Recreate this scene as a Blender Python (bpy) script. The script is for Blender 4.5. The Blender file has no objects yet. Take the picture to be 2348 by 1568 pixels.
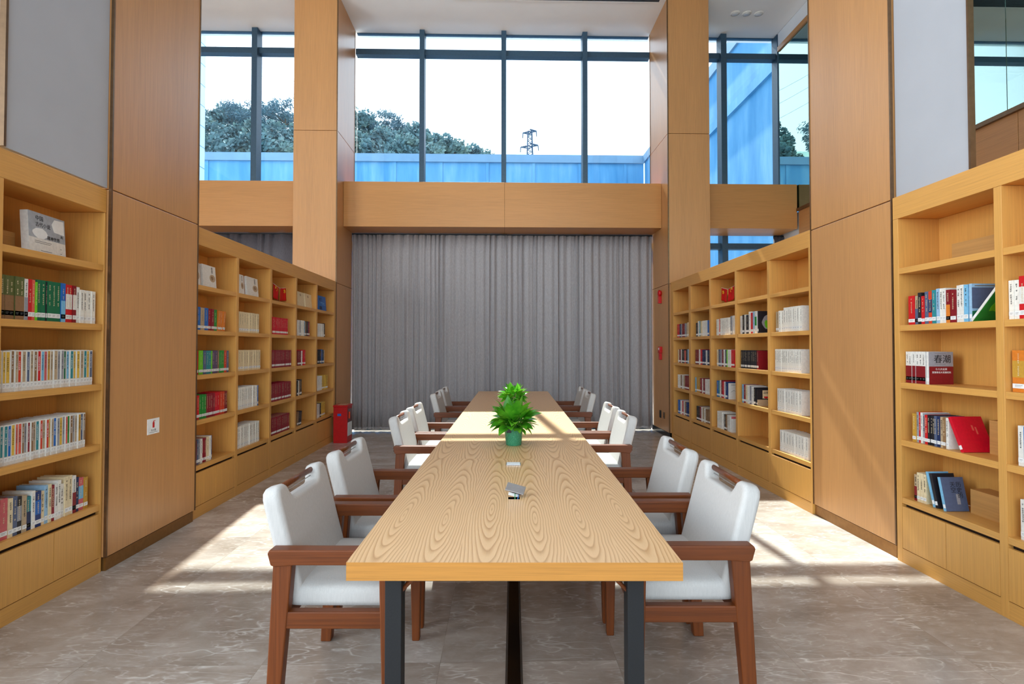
import bpy, bmesh, math, random
from mathutils import Vector, Matrix
PI = math.pi
R_ = math.radians
scene = bpy.context.scene
COL = scene.collection

# ------------------------------------------------------------------ camera
EYE = 1.424
cam_d = bpy.data.cameras.new('camera')
cam = bpy.data.objects.new('camera', cam_d)
COL.objects.link(cam)
scene.camera = cam
cam_d.sensor_width = 36.0
cam_d.lens = 1200.0 / 2348.0 * 36.0
cam_d.shift_y = -12.0 / 2348.0
cam_d.clip_end = 500
YAW, PITCH = math.atan(27 / 1200), math.atan(24 / 1200)
cam.location = (0, 0, EYE)
cam.rotation_euler = (PI / 2 + PITCH, 0, -YAW)

# ------------------------------------------------------------------ world, sun, added fill lights
world = bpy.data.worlds.new('world')
scene.world = world
world.use_nodes = True
wn = world.node_tree
wn.nodes.clear()
w_out = wn.nodes.new('ShaderNodeOutputWorld')
w_bg = wn.nodes.new('ShaderNodeBackground')
w_tc = wn.nodes.new('ShaderNodeTexCoord')
w_sep = wn.nodes.new('ShaderNodeSeparateXYZ')
w_ramp = wn.nodes.new('ShaderNodeValToRGB')
w_ramp.color_ramp.elements[0].position = 0.0
w_ramp.color_ramp.elements[0].color = (1.0, 1.0, 1.0, 1)
w_ramp.color_ramp.elements[1].position = 0.9
w_ramp.color_ramp.elements[1].color = (0.80, 0.90, 1.0, 1)
wn.links.new(w_tc.outputs['Generated'], w_sep.inputs[0])
wn.links.new(w_sep.outputs['Z'], w_ramp.inputs[0])
wn.links.new(w_ramp.outputs[0], w_bg.inputs[0])
wn.links.new(w_bg.outputs[0], w_out.inputs[0])
w_bg.inputs[1].default_value = 2.3

sun_d = bpy.data.lights.new('sun', 'SUN')
sun_d.energy = 13.5
sun_d.angle = R_(0.6)
sun_d.color = (1.0, 0.93, 0.80)
sun = bpy.data.objects.new('sun', sun_d)
COL.objects.link(sun)
sun.rotation_euler = Vector((0.08, -1.0, -1.13)).to_track_quat('-Z', 'Y').to_euler()
sun.location = (0, 30, 30)


def area_light(name, loc, direction, sx, sy, power, color):
    d = bpy.data.lights.new(name, 'AREA')
    d.shape = 'RECTANGLE'
    d.size, d.size_y = sx, sy
    d.energy = power
    d.color = color
    o = bpy.data.objects.new(name, d)
    COL.objects.link(o)
    o.location = loc
    o.rotation_euler = Vector(direction).to_track_quat('-Z', 'Z').to_euler()
    return o


# added fill lights outside unseen windows behind the camera and in the left wall
area_light('fill_light_back', (0.1, -6.2, 3.4), (0, 1, 0.06), 12.5, 6.4, 380, (1.0, 0.98, 0.95))
area_light('fill_light_left', (-8.6, -0.4, 4.6), (1, 0, 0.22), 8.2, 4.0, 850, (0.93, 0.97, 1.0))

scene.view_settings.view_transform = 'Standard'
scene.view_settings.look = 'None'
scene.view_settings.gamma = 1.0
scene.view_settings.use_curve_mapping = False
scene.view_settings.exposure = 0.5
try:
    scene.cycles.max_bounces = 10
    scene.cycles.diffuse_bounces = 6
    scene.cycles.transparent_max_bounces = 12
    scene.cycles.caustics_reflective = False
    scene.cycles.caustics_refractive = False
    scene.cycles.sample_clamp_indirect = 6.0
except Exception:
    pass


# ------------------------------------------------------------------ materials
def lin(c):
    return tuple(((v / 255) / 12.92 if v / 255 <= 0.04045 else ((v / 255 + 0.055) / 1.055) ** 2.4) for v in c) + (1.0,)


MATS = {}


def new_mat(name):
    m = bpy.data.materials.new(name)
    m.use_nodes = True
    nt = m.node_tree
    nt.nodes.clear()
    o = nt.nodes.new('ShaderNodeOutputMaterial')
    b = nt.nodes.new('ShaderNodeBsdfPrincipled')
    nt.links.new(b.outputs[0], o.inputs[0])
    return m, nt, b, o


def nd(nt, kind, **kw):
    n = nt.nodes.new(kind)
    for k, v in kw.items():
        if k.startswith('_'):
            setattr(n, k[1:], v)
        else:
            key = int(k[1:]) if k[0] == 'i' and k[1:].isdigit() else k
            n.inputs[key].default_value = v
    return n


def mth(nt, op, a, b=None, c=None):
    n = nt.nodes.new('ShaderNodeMath')
    n.operation = op
    for i, v in enumerate((a, b, c)):
        if v is None:
            continue
        if isinstance(v, (int, float)):
            n.inputs[i].default_value = v
        else:
            nt.links.new(v, n.inputs[i])
    return n.outputs[0]


def mix(nt, fac, a, b, mode='MIX'):
    n = nt.nodes.new('ShaderNodeMix')
    n.data_type = 'RGBA'
    n.blend_type = mode
    for sock, v in ((n.inputs[0], fac), (n.inputs[6], a), (n.inputs[7], b)):
        if isinstance(v, (int, float, tuple)):
            sock.default_value = v
        else:
            nt.links.new(v, sock)
    return n.outputs[2]


def ramp(nt, src, stops):
    n = nt.nodes.new('ShaderNodeValToRGB')
    e = n.color_ramp.elements
    while len(e) < len(stops):
        e.new(0.5)
    for i, (p, c) in enumerate(stops):
        e[i].position = p
        e[i].color = c if isinstance(c, tuple) else (c, c, c, 1)
    nt.links.new(src, n.inputs[0])
    return n.outputs[0]


def plain(name, rgb, rough=0.6, metal=0.0, spec=0.4, var=0.06, scale=30):
    """painted / coloured surface with faint procedural unevenness"""
    if name in MATS:
        return MATS[name]
    m, nt, b, o = new_mat(name)
    c = lin(rgb)
    tc = nd(nt, 'ShaderNodeTexCoord')
    no = nd(nt, 'ShaderNodeTexNoise', Scale=scale, Detail=3.0)
    nt.links.new(tc.outputs['Object'], no.inputs['Vector'])
    d = tuple(v * (1 - var * 2) for v in c[:3]) + (1,)
    l = tuple(min(1, v * (1 + var * 2)) for v in c[:3]) + (1,)
    nt.links.new(ramp(nt, no.outputs['Fac'], [(0.3, d), (0.7, l)]), b.inputs['Base Color'])
    b.inputs['Roughness'].default_value = rough
    b.inputs['Metallic'].default_value = metal
    b.inputs['Specular IOR Level'].default_value = spec
    MATS[name] = m
    return m


def wood(name, rgb, rough=0.4, axis='Z', var=0.12, fine=1.0, spec=0.4):
    """straight grained veneer; grain runs along the given object axis"""
    m, nt, b, o = new_mat(name)
    c = lin(rgb)
    tc = nd(nt, 'ShaderNodeTexCoord')
    mp = nd(nt, 'ShaderNodeMapping')
    sc = {'X': (1.2, 60, 60), 'Y': (60, 1.2, 60), 'Z': (60, 60, 1.2)}[axis]
    mp.inputs['Scale'].default_value = tuple(v * fine for v in sc)
    nt.links.new(tc.outputs['Object'], mp.inputs['Vector'])
    n1 = nd(nt, 'ShaderNodeTexNoise', Scale=2.2, Detail=4.0, Roughness=0.65)
    nt.links.new(mp.outputs[0], n1.inputs['Vector'])
    mp2 = nd(nt, 'ShaderNodeMapping')
    sc2 = {'X': (.3, 3, 3), 'Y': (3, .3, 3), 'Z': (3, 3, .3)}[axis]
    mp2.inputs['Scale'].default_value = sc2
    nt.links.new(tc.outputs['Object'], mp2.inputs['Vector'])
    n2 = nd(nt, 'ShaderNodeTexNoise', Scale=1.0, Detail=2.0)
    nt.links.new(mp2.outputs[0], n2.inputs['Vector'])
    f = mth(nt, 'ADD', mth(nt, 'MULTIPLY', n1.outputs['Fac'], 0.7), mth(nt, 'MULTIPLY', n2.outputs['Fac'], 0.3))
    d = tuple(v * (1 - var * 1.6) for v in c[:3]) + (1,)
    l = tuple(min(1, v * (1 + var * 1.2)) for v in c[:3]) + (1,)
    nt.links.new(ramp(nt, f, [(0.32, d), (0.5, c), (0.68, l)]), b.inputs['Base Color'])
    b.inputs['Roughness'].default_value = rough
    b.inputs['Specular IOR Level'].default_value = spec
    bp = nd(nt, 'ShaderNodeBump', Strength=0.05, Distance=0.002)
    nt.links.new(n1.outputs['Fac'], bp.inputs['Height'])
    nt.links.new(bp.outputs[0], b.inputs['Normal'])
    MATS[name] = m
    return m


wood('column_veneer', (196, 142, 88), 0.33, 'Z', 0.10, spec=0.5)
wood('beam_veneer', (190, 134, 76), 0.38, 'X', 0.10)
wood('fascia_veneer', (196, 142, 88), 0.4, 'Y', 0.10)
wood('oak_board_y', (212, 155, 80), 0.42, 'Y', 0.09)
wood('oak_board_z', (212, 155, 80), 0.42, 'Z', 0.09)
wood('oak_edge', (188, 128, 56), 0.5, 'X', 0.16)
wood('walnut', (106, 53, 20), 0.38, 'X', 0.25, 0.8, spec=0.3)
wood('walnut_z', (106, 53, 20), 0.38, 'Z', 0.25, 0.8, spec=0.3)
wood('box_wood', (190, 140, 80), 0.5, 'Y', 0.1)
plain('white_paint', (178, 179, 184), 0.7, var=0.01, scale=4)
plain('ceiling_paint', (238, 241, 243), 0.8, var=0.01, scale=2)
plain('beige_paint', (226, 214, 194), 0.7, var=0.01, scale=2)
plain('brass_base', (150, 105, 55), 0.3, 0.6, var=0.05)
plain('bronze_trim', (120, 92, 66), 0.3, 0.7, var=0.05)
plain('groove', (52, 34, 20), 0.8, var=0.03)
plain('recess_dark', (48, 28, 12), 0.8, var=0.03)
plain('mullion_paint', (58, 84, 104), 0.45, 0.2, var=0.04)
plain('mullion_side', (92, 128, 155), 0.45, 0.2, var=0.04)
plain('black_metal', (25, 25, 27), 0.6, 0.0, var=0.10, scale=200)
plain('black_gloss', (10, 9, 10), 0.2, var=0.02)
plain('steel', (190, 190, 192), 0.3, 0.9, var=0.03)
plain('gold_metal', (212, 165, 70), 0.28, 0.9, var=0.03)
plain('red_paint', (190, 14, 18), 0.35, var=0.04)
plain('flag_red', (205, 12, 16), 0.7, var=0.05)
plain('flag_yellow', (245, 200, 50), 0.6, var=0.03)
plain('sticker_white', (238, 238, 236), 0.5, var=0.02)
plain('ink_black', (30, 30, 34), 0.6, var=0.02)
plain('ink_grey', (120, 118, 116), 0.6, var=0.02)
plain('page_paper', (226, 214, 190), 0.8, var=0.05, scale=120)
plain('plastic_white', (228, 232, 234), 0.35, var=0.02)
plain('soil', (60, 42, 28), 0.9, var=0.2)
plain('grille_dark', (70, 70, 72), 0.5, 0.3, var=0.05)
plain('sign_red', (196, 30, 28), 0.5, var=0.02)
plain('ground_concrete', (232, 232, 228), 0.8, var=0.05, scale=2)
plain('tower_steel', (40, 66, 92), 0.6, 0.2, var=0.03)
plain('bark', (84, 72, 60), 0.9, var=0.2)
plain('cable_green', (60, 150, 90), 0.5)
plain('cable_blue', (60, 120, 190), 0.5)


def mat_fabric(name, rgb, scale=900, rough=0.9, var=0.08, bump=0.25):
    m, nt, b, o = new_mat(name)
    c = lin(rgb)
    tc = nd(nt, 'ShaderNodeTexCoord')
    w = nd(nt, 'ShaderNodeTexNoise', Scale=scale, Detail=2.0)
    nt.links.new(tc.outputs['Object'], w.inputs['Vector'])
    mp = nd(nt, 'ShaderNodeMapping')
    mp.inputs['Scale'].default_value = (220, 220, 25)
    nt.links.new(tc.outputs['Object'], mp.inputs['Vector'])
    w2 = nd(nt, 'ShaderNodeTexNoise', Scale=1.0, Detail=3.0)
    nt.links.new(mp.outputs[0], w2.inputs['Vector'])
    f = mth(nt, 'ADD', mth(nt, 'MULTIPLY', w.outputs['Fac'], 0.5), mth(nt, 'MULTIPLY', w2.outputs['Fac'], 0.5))
    d = tuple(v * (1 - var * 2) for v in c[:3]) + (1,)
    l = tuple(min(1, v * (1 + var * 2)) for v in c[:3]) + (1,)
    nt.links.new(ramp(nt, f, [(0.35, d), (0.65, l)]), b.inputs['Base Color'])
    b.inputs['Roughness'].default_value = rough
    b.inputs['Specular IOR Level'].default_value = 0.15
    bp = nd(nt, 'ShaderNodeBump', Strength=bump, Distance=0.001)
    nt.links.new(f, bp.inputs['Height'])
    nt.links.new(bp.outputs[0], b.inputs['Normal'])
    MATS[name] = m


mat_fabric('chair_linen', (192, 188, 184), 500, var=0.035)
mat_fabric('curtain_grey', (160, 155, 155), 260, var=0.12, bump=0.5)
mat_fabric('curtain_dark', (100, 98, 104), 260, var=0.12, bump=0.5)


def mat_table():
    m, nt, b, o = new_mat('ash_cathedral')
    tc = nd(nt, 'ShaderNodeTexCoord')
    sp = nd(nt, 'ShaderNodeSeparateXYZ')
    nt.links.new(tc.outputs['Object'], sp.inputs[0])
    X, Y = sp.outputs['X'], sp.outputs['Y']
    W = 0.175
    dn = nd(nt, 'ShaderNodeTexNoise', Scale=2.6, Detail=2.0)
    nt.links.new(tc.outputs['Object'], dn.inputs['Vector'])
    dis = mth(nt, 'SUBTRACT', dn.outputs['Fac'], 0.5)
    sx = mth(nt, 'DIVIDE', mth(nt, 'ADD', X, 0.53), W)
    cell = mth(nt, 'FLOOR', sx)
    lx = mth(nt, 'MULTIPLY', mth(nt, 'SUBTRACT', mth(nt, 'FRACT', sx), 0.5), W)
    P = 2.12
    sy = mth(nt, 'DIVIDE', Y, P)
    off = mth(nt, 'MULTIPLY', mth(nt, 'SINE', mth(nt, 'MULTIPLY', cell, 2.3)), 0.07)
    ly = mth(nt, 'MULTIPLY', mth(nt, 'SUBTRACT', mth(nt, 'FRACT', mth(nt, 'ADD', sy, 0.28)), 0.5), P)
    ly = mth(nt, 'ADD', ly, off)
    q = mth(nt, 'DIVIDE', mth(nt, 'ABSOLUTE', ly), 0.38)
    ly = mth(nt, 'MULTIPLY', mth(nt, 'LOGARITHM', mth(nt, 'ADD', q, mth(nt, 'SQRT', mth(nt, 'ADD', mth(nt, 'MULTIPLY', q, q), 1.0))), 2.718282), 0.38)
    lxw = mth(nt, 'ADD', lx, mth(nt, 'MULTIPLY', dis, 0.03))
    kx = mth(nt, 'MULTIPLY', lxw, 7.6)
    r = mth(nt, 'SQRT', mth(nt, 'ADD', mth(nt, 'MULTIPLY', kx, kx), mth(nt, 'MULTIPLY', ly, ly)))
    r = mth(nt, 'ADD', r, mth(nt, 'MULTIPLY', dis, 0.10))
    ring = mth(nt, 'FRACT', mth(nt, 'MULTIPLY', r, 13.5))
    # fine streaks
    mp = nd(nt, 'ShaderNodeMapping')
    mp.inputs['Scale'].default_value = (420, 6, 60)
    nt.links.new(tc.outputs['Object'], mp.inputs['Vector'])
    fn = nd(nt, 'ShaderNodeTexNoise', Scale=1.0, Detail=3.0)
    nt.links.new(mp.outputs[0], fn.inputs['Vector'])
    line = ramp(nt, ring, [(0.0, 1.0), (0.10, 0.75), (0.45, 0.12), (0.85, 0.0), (1.0, 1.0)])
    f = mth(nt, 'ADD', mth(nt, 'MULTIPLY', line, 0.75), mth(nt, 'MULTIPLY', fn.outputs['Fac'], 0.35))
    col = ramp(nt, f, [(0.10, lin((232, 190, 140))), (0.45, lin((222, 178, 126))), (0.95, lin((192, 142, 90)))])
    nt.links.new(col, b.inputs['Base Color'])
    b.inputs['Roughness'].default_value = 0.3
    b.inputs['Specular IOR Level'].default_value = 0.5
    bp = nd(nt, 'ShaderNodeBump', Strength=0.08, Distance=0.001)
    nt.links.new(f, bp.inputs['Height'])
    nt.links.new(bp.outputs[0], b.inputs['Normal'])
    MATS['ash_cathedral'] = m


mat_table()


def mat_marble():
    m, nt, b, o = new_mat('marble_tiles')
    tc = nd(nt, 'ShaderNodeTexCoord')
    br = nd(nt, 'ShaderNodeTexBrick', Scale=1.0)
    br.offset = 0.0
    br.inputs['Brick Width'].default_value = 0.8
    br.inputs['Row Height'].default_value = 0.8
    br.inputs['Mortar Size'].default_value = 0.0012
    br.inputs['Color1'].default_value = (0, 0, 0, 1)
    br.inputs['Color2'].default_value = (1, 1, 1, 1)
    br.inputs['Mortar'].default_value = (0.5, 0.5, 0.5, 1)
    off = nd(nt, 'ShaderNodeMapping')
    off.inputs['Location'].default_value = (0.27, 0.0, 0)
    nt.links.new(tc.outputs['Object'], off.inputs['Vector'])
    nt.links.new(off.outputs[0], br.inputs['Vector'])
    # each tile has its own cut of the stone
    cx = nd(nt, 'ShaderNodeCombineXYZ')
    shift = mth(nt, 'MULTIPLY', br.outputs['Color'], 37.0)
    nt.links.new(shift, cx.inputs[0])
    nt.links.new(shift, cx.inputs[2])
    va = nd(nt, 'ShaderNodeVectorMath', _operation='ADD')
    nt.links.new(tc.outputs['Object'], va.inputs[0])
    nt.links.new(cx.outputs[0], va.inputs[1])
    V = va.outputs[0]
    mpb = nd(nt, 'ShaderNodeMapping')
    mpb.inputs['Rotation'].default_value = (0, 0, 0.45)
    mpb.inputs['Scale'].default_value = (1.0, 1.7, 1.0)
    nt.links.new(V, mpb.inputs['Vector'])
    n1 = nd(nt, 'ShaderNodeTexNoise', Scale=1.8, Detail=9.0, Roughness=0.66, Distortion=0.3)
    nt.links.new(mpb.outputs[0], n1.inputs['Vector'])
    base = ramp(nt, n1.outputs['Fac'], [(0.30, lin((146, 131, 119))), (0.5, lin((174, 161, 150))), (0.70, lin((200, 190, 181)))])

    def scratch(scale, rot, stretch, width, seed, m0, m1):
        mp = nd(nt, 'ShaderNodeMapping')
        mp.inputs['Location'].default_value = (seed, seed * 1.7, seed * .3)
        mp.inputs['Rotation'].default_value = (0, 0, rot)
        mp.inputs['Scale'].default_value = (1.0, stretch, 1.0)
        nt.links.new(V, mp.inputs['Vector'])
        n = nd(nt, 'ShaderNodeTexNoise', Scale=scale, Detail=2.5, Roughness=0.5, Distortion=0.15)
        nt.links.new(mp.outputs[0], n.inputs['Vector'])
        d = mth(nt, 'ABSOLUTE', mth(nt, 'SUBTRACT', n.outputs['Fac'], 0.5))
        v = ramp(nt, d, [(0.0, 1.0), (width, 0.35), (width * 2.6, 0.0)])
        ms = nd(nt, 'ShaderNodeTexNoise', Scale=scale * 0.9, Detail=3.0)
        nt.links.new(V, ms.inputs['Vector'])
        return mth(nt, 'MULTIPLY', v, ramp(nt, ms.outputs['Fac'], [(m0, 0.0), (m1, 1.0)]))
    vs = [scratch(2.2, 0.5, 3.2, 0.006, 3.1, .50, .62), scratch(3.4, -0.7, 3.0, 0.009, 17.3, .50, .64), scratch(6.0, 0.35, 3.6, 0.014, 29.9, .44, .62),
          scratch(9.0, 1.5, 2.6, 0.018, 41.7, .48, .66)]
    vsum = mth(nt, 'MULTIPLY', vs[0], 1.0)
    for v_, k_ in zip(vs[1:], (0.8, 0.55, 0.45)):
        vsum = mth(nt, 'ADD', vsum, mth(nt, 'MULTIPLY', v_, k_))
    vsum = mth(nt, 'MINIMUM', vsum, 0.85)
    c = mix(nt, vsum, base, lin((222, 216, 210)))
    tone = ramp(nt, br.outputs['Color'], [(0.0, (0.80, 0.785, 0.77, 1)), (1.0, (1.10, 1.09, 1.08, 1))])
    c = mix(nt, 1.0, c, tone, 'MULTIPLY')
    c = mix(nt, mth(nt, 'MULTIPLY', br.outputs['Fac'], 0.4), c, lin((92, 80, 70)))
    nt.links.new(c, b.inputs['Base Color'])
    b.inputs['Roughness'].default_value = 0.2
    b.inputs['Specular IOR Level'].default_value = 0.5
    MATS['marble_tiles'] = m


mat_marble()


def mat_glass(name, tint, gloss, rough=0.0, ior=1.45, gcol=(1, 1, 1, 1)):
    m = bpy.data.materials.new(name)
    m.use_nodes = True
    nt = m.node_tree
    nt.nodes.clear()
    o = nt.nodes.new('ShaderNodeOutputMaterial')
    t = nd(nt, 'ShaderNodeBsdfTransparent')
    t.inputs[0].default_value = tint
    g = nd(nt, 'ShaderNodeBsdfGlossy', Roughness=rough)
    g.inputs[0].default_value = gcol
    fr = nd(nt, 'ShaderNodeFresnel', IOR=ior)
    f = mth(nt, 'MINIMUM', mth(nt, 'ADD', mth(nt, 'MULTIPLY', fr.outputs[0], 1.0), gloss), 1.0)
    mx = nt.nodes.new('ShaderNodeMixShader')
    nt.links.new(f, mx.inputs[0])
    nt.links.new(t.outputs[0], mx.inputs[1])
    nt.links.new(g.outputs[0], mx.inputs[2])
    nt.links.new(mx.outputs[0], o.inputs[0])
    MATS[name] = m


mat_glass('window_glass', (0.86, 0.94, 1.0, 1), 0.0, 0.0, 1.3)
mat_glass('green_glass', (0.42, 0.68, 0.56, 1), 0.40, 0.0, 1.5, (0.70, 0.93, 0.86, 1))
mat_glass('clear_pane', (0.85, 0.9, 0.9, 1), 0.08, 0.0, 1.4)


def mat_parapet():
    m, nt, b, o = new_mat('blue_tint_wall')  # blue of the window tint and shade is put into the wall colour
    tc = nd(nt, 'ShaderNodeTexCoord')
    mp = nd(nt, 'ShaderNodeMapping')
    mp.inputs['Scale'].default_value = (1.0, 1.0, 0.18)
    nt.links.new(tc.outputs['Object'], mp.inputs['Vector'])
    n = nd(nt, 'ShaderNodeTexNoise', Scale=1.6, Detail=5.0, Roughness=0.6)
    nt.links.new(mp.outputs[0], n.inputs['Vector'])
    nt.links.new(ramp(nt, n.outputs['Fac'], [(0.35, lin((46, 118, 164))), (0.55, lin((72, 136, 178))), (0.75, lin((110, 158, 186)))]), b.inputs['Base Color'])
    b.inputs['Roughness'].default_value = 0.7
    MATS['blue_tint_wall'] = m


mat_parapet()
plain('parapet_cap', (96, 132, 160), 0.6, var=0.03, scale=3)


def mat_tile_wall():
    m, nt, b, o = new_mat('pale_tile_wall')
    tc = nd(nt, 'ShaderNodeTexCoord')
    sp = nd(nt, 'ShaderNodeSeparateXYZ')
    nt.links.new(tc.outputs['Object'], sp.inputs[0])
    fz = mth(nt, 'FRACT', mth(nt, 'DIVIDE', sp.outputs['Z'], 0.6))
    fy = mth(nt, 'FRACT', mth(nt, 'DIVIDE', sp.outputs['Y'], 1.2))
    a = mth(nt, 'LESS_THAN', fz, 0.04)
    c = mth(nt, 'LESS_THAN', fy, 0.02)
    j = mth(nt, 'MAXIMUM', a, c)
    nt.links.new(mix(nt, j, lin((190, 218, 240)), lin((90, 130, 160))), b.inputs['Base Color'])
    MATS['pale_tile_wall'] = m


mat_tile_wall()


def mat_leaf(name, c1, c2, c3, scale, rough=0.4, trans=0.25):
    m, nt, b, o = new_mat(name)
    tc = nd(nt, 'ShaderNodeTexCoord')
    n = nd(nt, 'ShaderNodeTexNoise', Scale=scale, Detail=3.0)
    nt.links.new(tc.outputs['Object'], n.inputs['Vector'])
    col = ramp(nt, n.outputs['Fac'], [(0.3, lin(c1)), (0.5, lin(c2)), (0.72, lin(c3))])
    nt.links.new(col, b.inputs['Base Color'])
    b.inputs['Roughness'].default_value = rough
    if trans > 0:
        tr = nd(nt, 'ShaderNodeBsdfTranslucent')
        nt.links.new(col, tr.inputs[0])
        mx = nt.nodes.new('ShaderNodeMixShader')
        mx.inputs[0].default_value = trans
        nt.links.new(b.outputs[0], mx.inputs[1])
        nt.links.new(tr.outputs[0], mx.inputs[2])
        nt.links.new(mx.outputs[0], o.inputs[0])
    MATS[name] = m


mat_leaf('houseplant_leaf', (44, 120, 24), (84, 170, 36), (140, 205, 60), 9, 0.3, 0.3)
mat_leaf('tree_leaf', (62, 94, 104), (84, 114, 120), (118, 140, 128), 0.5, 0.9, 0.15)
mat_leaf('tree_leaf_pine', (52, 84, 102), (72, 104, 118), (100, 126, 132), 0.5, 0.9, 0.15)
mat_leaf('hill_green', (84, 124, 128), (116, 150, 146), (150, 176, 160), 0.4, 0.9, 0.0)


def mat_pot():
    m, nt, b, o = new_mat('green_pot_glaze')
    tc = nd(nt, 'ShaderNodeTexCoord')
    n = nd(nt, 'ShaderNodeTexNoise', Scale=260.0, Detail=2.0)
    nt.links.new(tc.outputs['Object'], n.inputs['Vector'])
    nt.links.new(ramp(nt, n.outputs['Fac'], [(0.45, lin((38, 128, 92))), (0.68, lin((92, 165, 130)))]), b.inputs['Base Color'])
    b.inputs['Roughness'].default_value = 0.35
    MATS['green_pot_glaze'] = m


mat_pot()

M = MATS


# ------------------------------------------------------------------ mesh helpers
class MB:
    def __init__(s):
        s.v, s.f, s.m, s.mats = [], [], [], []

    def mi(s, mat):
        mat = M[mat] if isinstance(mat, str) else mat
        if mat not in s.mats:
            s.mats.append(mat)
        return s.mats.index(mat)

    def add(s, vs, fs, mat, T=None):
        k = len(s.v)
        i = s.mi(mat)
        for p in vs:
            s.v.append(tuple(T @ Vector(p)) if T else tuple(p))
        for f in fs:
            s.f.append([k + a for a in f])
            s.m.append(i)
        return s

    def box(s, x0, x1, y0, y1, z0, z1, mat, T=None):
        if x0 > x1: x0, x1 = x1, x0
        if y0 > y1: y0, y1 = y1, y0
        if z0 > z1: z0, z1 = z1, z0
        vs = [(x, y, z) for z in (z0, z1) for y in (y0, y1) for x in (x0, x1)]
        fs = [(0, 2, 3, 1), (4, 5, 7, 6), (0, 1, 5, 4), (2, 6, 7, 3), (0, 4, 6, 2), (1, 3, 7, 5)]
        return s.add(vs, fs, mat, T)

    def hexa(s, bottom, top, mat, T=None):
        """bottom and top: four points each, same winding (counter-clockwise from above)"""
        vs = list(bottom) + list(top)
        fs = [(3, 2, 1, 0), (4, 5, 6, 7)] + [(i, (i + 1) % 4, 4 + (i + 1) % 4, 4 + i) for i in range(4)]
        return s.add(vs, fs, mat, T)

    def prism(s, poly, a, b, axis, mat, T=None):
        """poly in the two other axes, extruded from a to b along axis"""
        def pt(p, t):
            return {'X': (t, p[0], p[1]), 'Y': (p[0], t, p[1]), 'Z': (p[0], p[1], t)}[axis]
        n = len(poly)
        vs = [pt(p, a) for p in poly] + [pt(p, b) for p in poly]
        fs = [tuple(range(n))[::-1], tuple(range(n, 2 * n))] + [(i, (i + 1) % n, n + (i + 1) % n, n + i) for i in range(n)]
        return s.add(vs, fs, mat, T)

    def tube(s, p, q, r, mat, n=10, r2=None, T=None):
        p, q = Vector(p), Vector(q)
        d = (q - p)
        if d.length < 1e-6: return s
        z = d.normalized()
        x = z.orthogonal().normalized()
        y = z.cross(x)
        r2 = r if r2 is None else r2
        vs = [p + (x * math.cos(2 * PI * i / n) + y * math.sin(2 * PI * i / n)) * r for i in range(n)] + \
             [q + (x * math.cos(2 * PI * i / n) + y * math.sin(2 * PI * i / n)) * r2 for i in range(n)]
        fs = [tuple(range(n))[::-1], tuple(range(n, 2 * n))] + [(i, (i + 1) % n, n + (i + 1) % n, n + i) for i in range(n)]
        return s.add(vs, fs, mat, T)

    def lathe(s, prof, mat, n=28, T=None):
        vs, fs = [], []
        for r, z in prof:
            for i in range(n):
                vs.append((r * math.cos(2 * PI * i / n), r * math.sin(2 * PI * i / n), z))
        for k in range(len(prof) - 1):
            for i in range(n):
                j = (i + 1) % n
                fs.append((k * n + i, k * n + j, (k + 1) * n + j, (k + 1) * n + i))
        return s.add(vs, fs, mat, T)

    def build(s, name, parent=None, loc=None, smooth=False, bevel=0, seg=2, recalc=True, auto=None):
        me = bpy.data.meshes.new(name)
        me.from_pydata([tuple(p) for p in s.v], [], s.f)
        for mt in s.mats:
            me.materials.append(mt)
        for p, i in zip(me.polygons, s.m):
            p.material_index = i
            p.use_smooth = smooth
        if recalc:
            bm = bmesh.new()
            bm.from_mesh(me)
            bmesh.ops.recalc_face_normals(bm, faces=bm.faces)
            bm.to_mesh(me)
            bm.free()
        o = bpy.data.objects.new(name, me)
        COL.objects.link(o)
        if parent is not None:
            o.parent = parent
        if loc is not None:
            o.location = loc
        if bevel > 0:
            b = o.modifiers.new('bevel', 'BEVEL')
            b.width = bevel
            b.segments = seg
            b.limit_method = 'ANGLE'
            b.angle_limit = R_(35)
            if smooth:
                w = o.modifiers.new('wn', 'WEIGHTED_NORMAL')
                w.keep_sharp = True
        return o


def tag(o, label=None, cat=None, group=None, kind=None):
    if label: o['label'] = label
    if cat: o['category'] = cat
    if group: o['group'] = group
    if kind: o['kind'] = kind
    return o


def empty(name, loc=(0, 0, 0), rz=0.0):
    o = bpy.data.objects.new(name, None)
    o.empty_display_size = 0.1
    COL.objects.link(o)
    o.location = loc
    o.rotation_euler = (0, 0, rz)
    return o


def copy_tree(o, parent=None):
    c = o.copy()
    COL.objects.link(c)
    c.parent = parent
    for ch in list(o.children):
        copy_tree(ch, c)
    return c


def text_mesh(name, body, size, mat, parent, T, extrude=0.0003, align='LEFT', spacing=1.0):
    """flat lettering as a mesh; T places the XY plane of the text in the parent's space"""
    cu = bpy.data.curves.new(name, 'FONT')
    cu.body = body
    cu.size = size
    cu.extrude = extrude
    cu.align_x = align
    cu.space_line = spacing
    cu.resolution_u = 2
    tmp = bpy.data.objects.new(name + '_curve', cu)
    COL.objects.link(tmp)
    bpy.context.view_layer.update()
    dg = bpy.context.evaluated_depsgraph_get()
    me = bpy.data.meshes.new_from_object(tmp.evaluated_get(dg))
    me.name = name
    me.transform(T)
    me.materials.clear()
    me.materials.append(M[mat])
    bpy.data.objects.remove(tmp)
    bpy.data.curves.remove(cu)
    o = bpy.data.objects.new(name, me)
    COL.objects.link(o)
    o.parent = parent
    return o


XL, XR = 2.53, 2.665            # bookcase fronts left and right of the camera axis
H_CEIL = 6.95
Y_WIN = 9.15

# measured columns of the photograph, turned into distances along a bookcase front
_F = Vector((math.sin(YAW) * math.cos(PITCH), math.cos(YAW) * math.cos(PITCH), math.sin(PITCH)))
_Rt = Vector((math.cos(YAW), -math.sin(YAW), 0))


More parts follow.
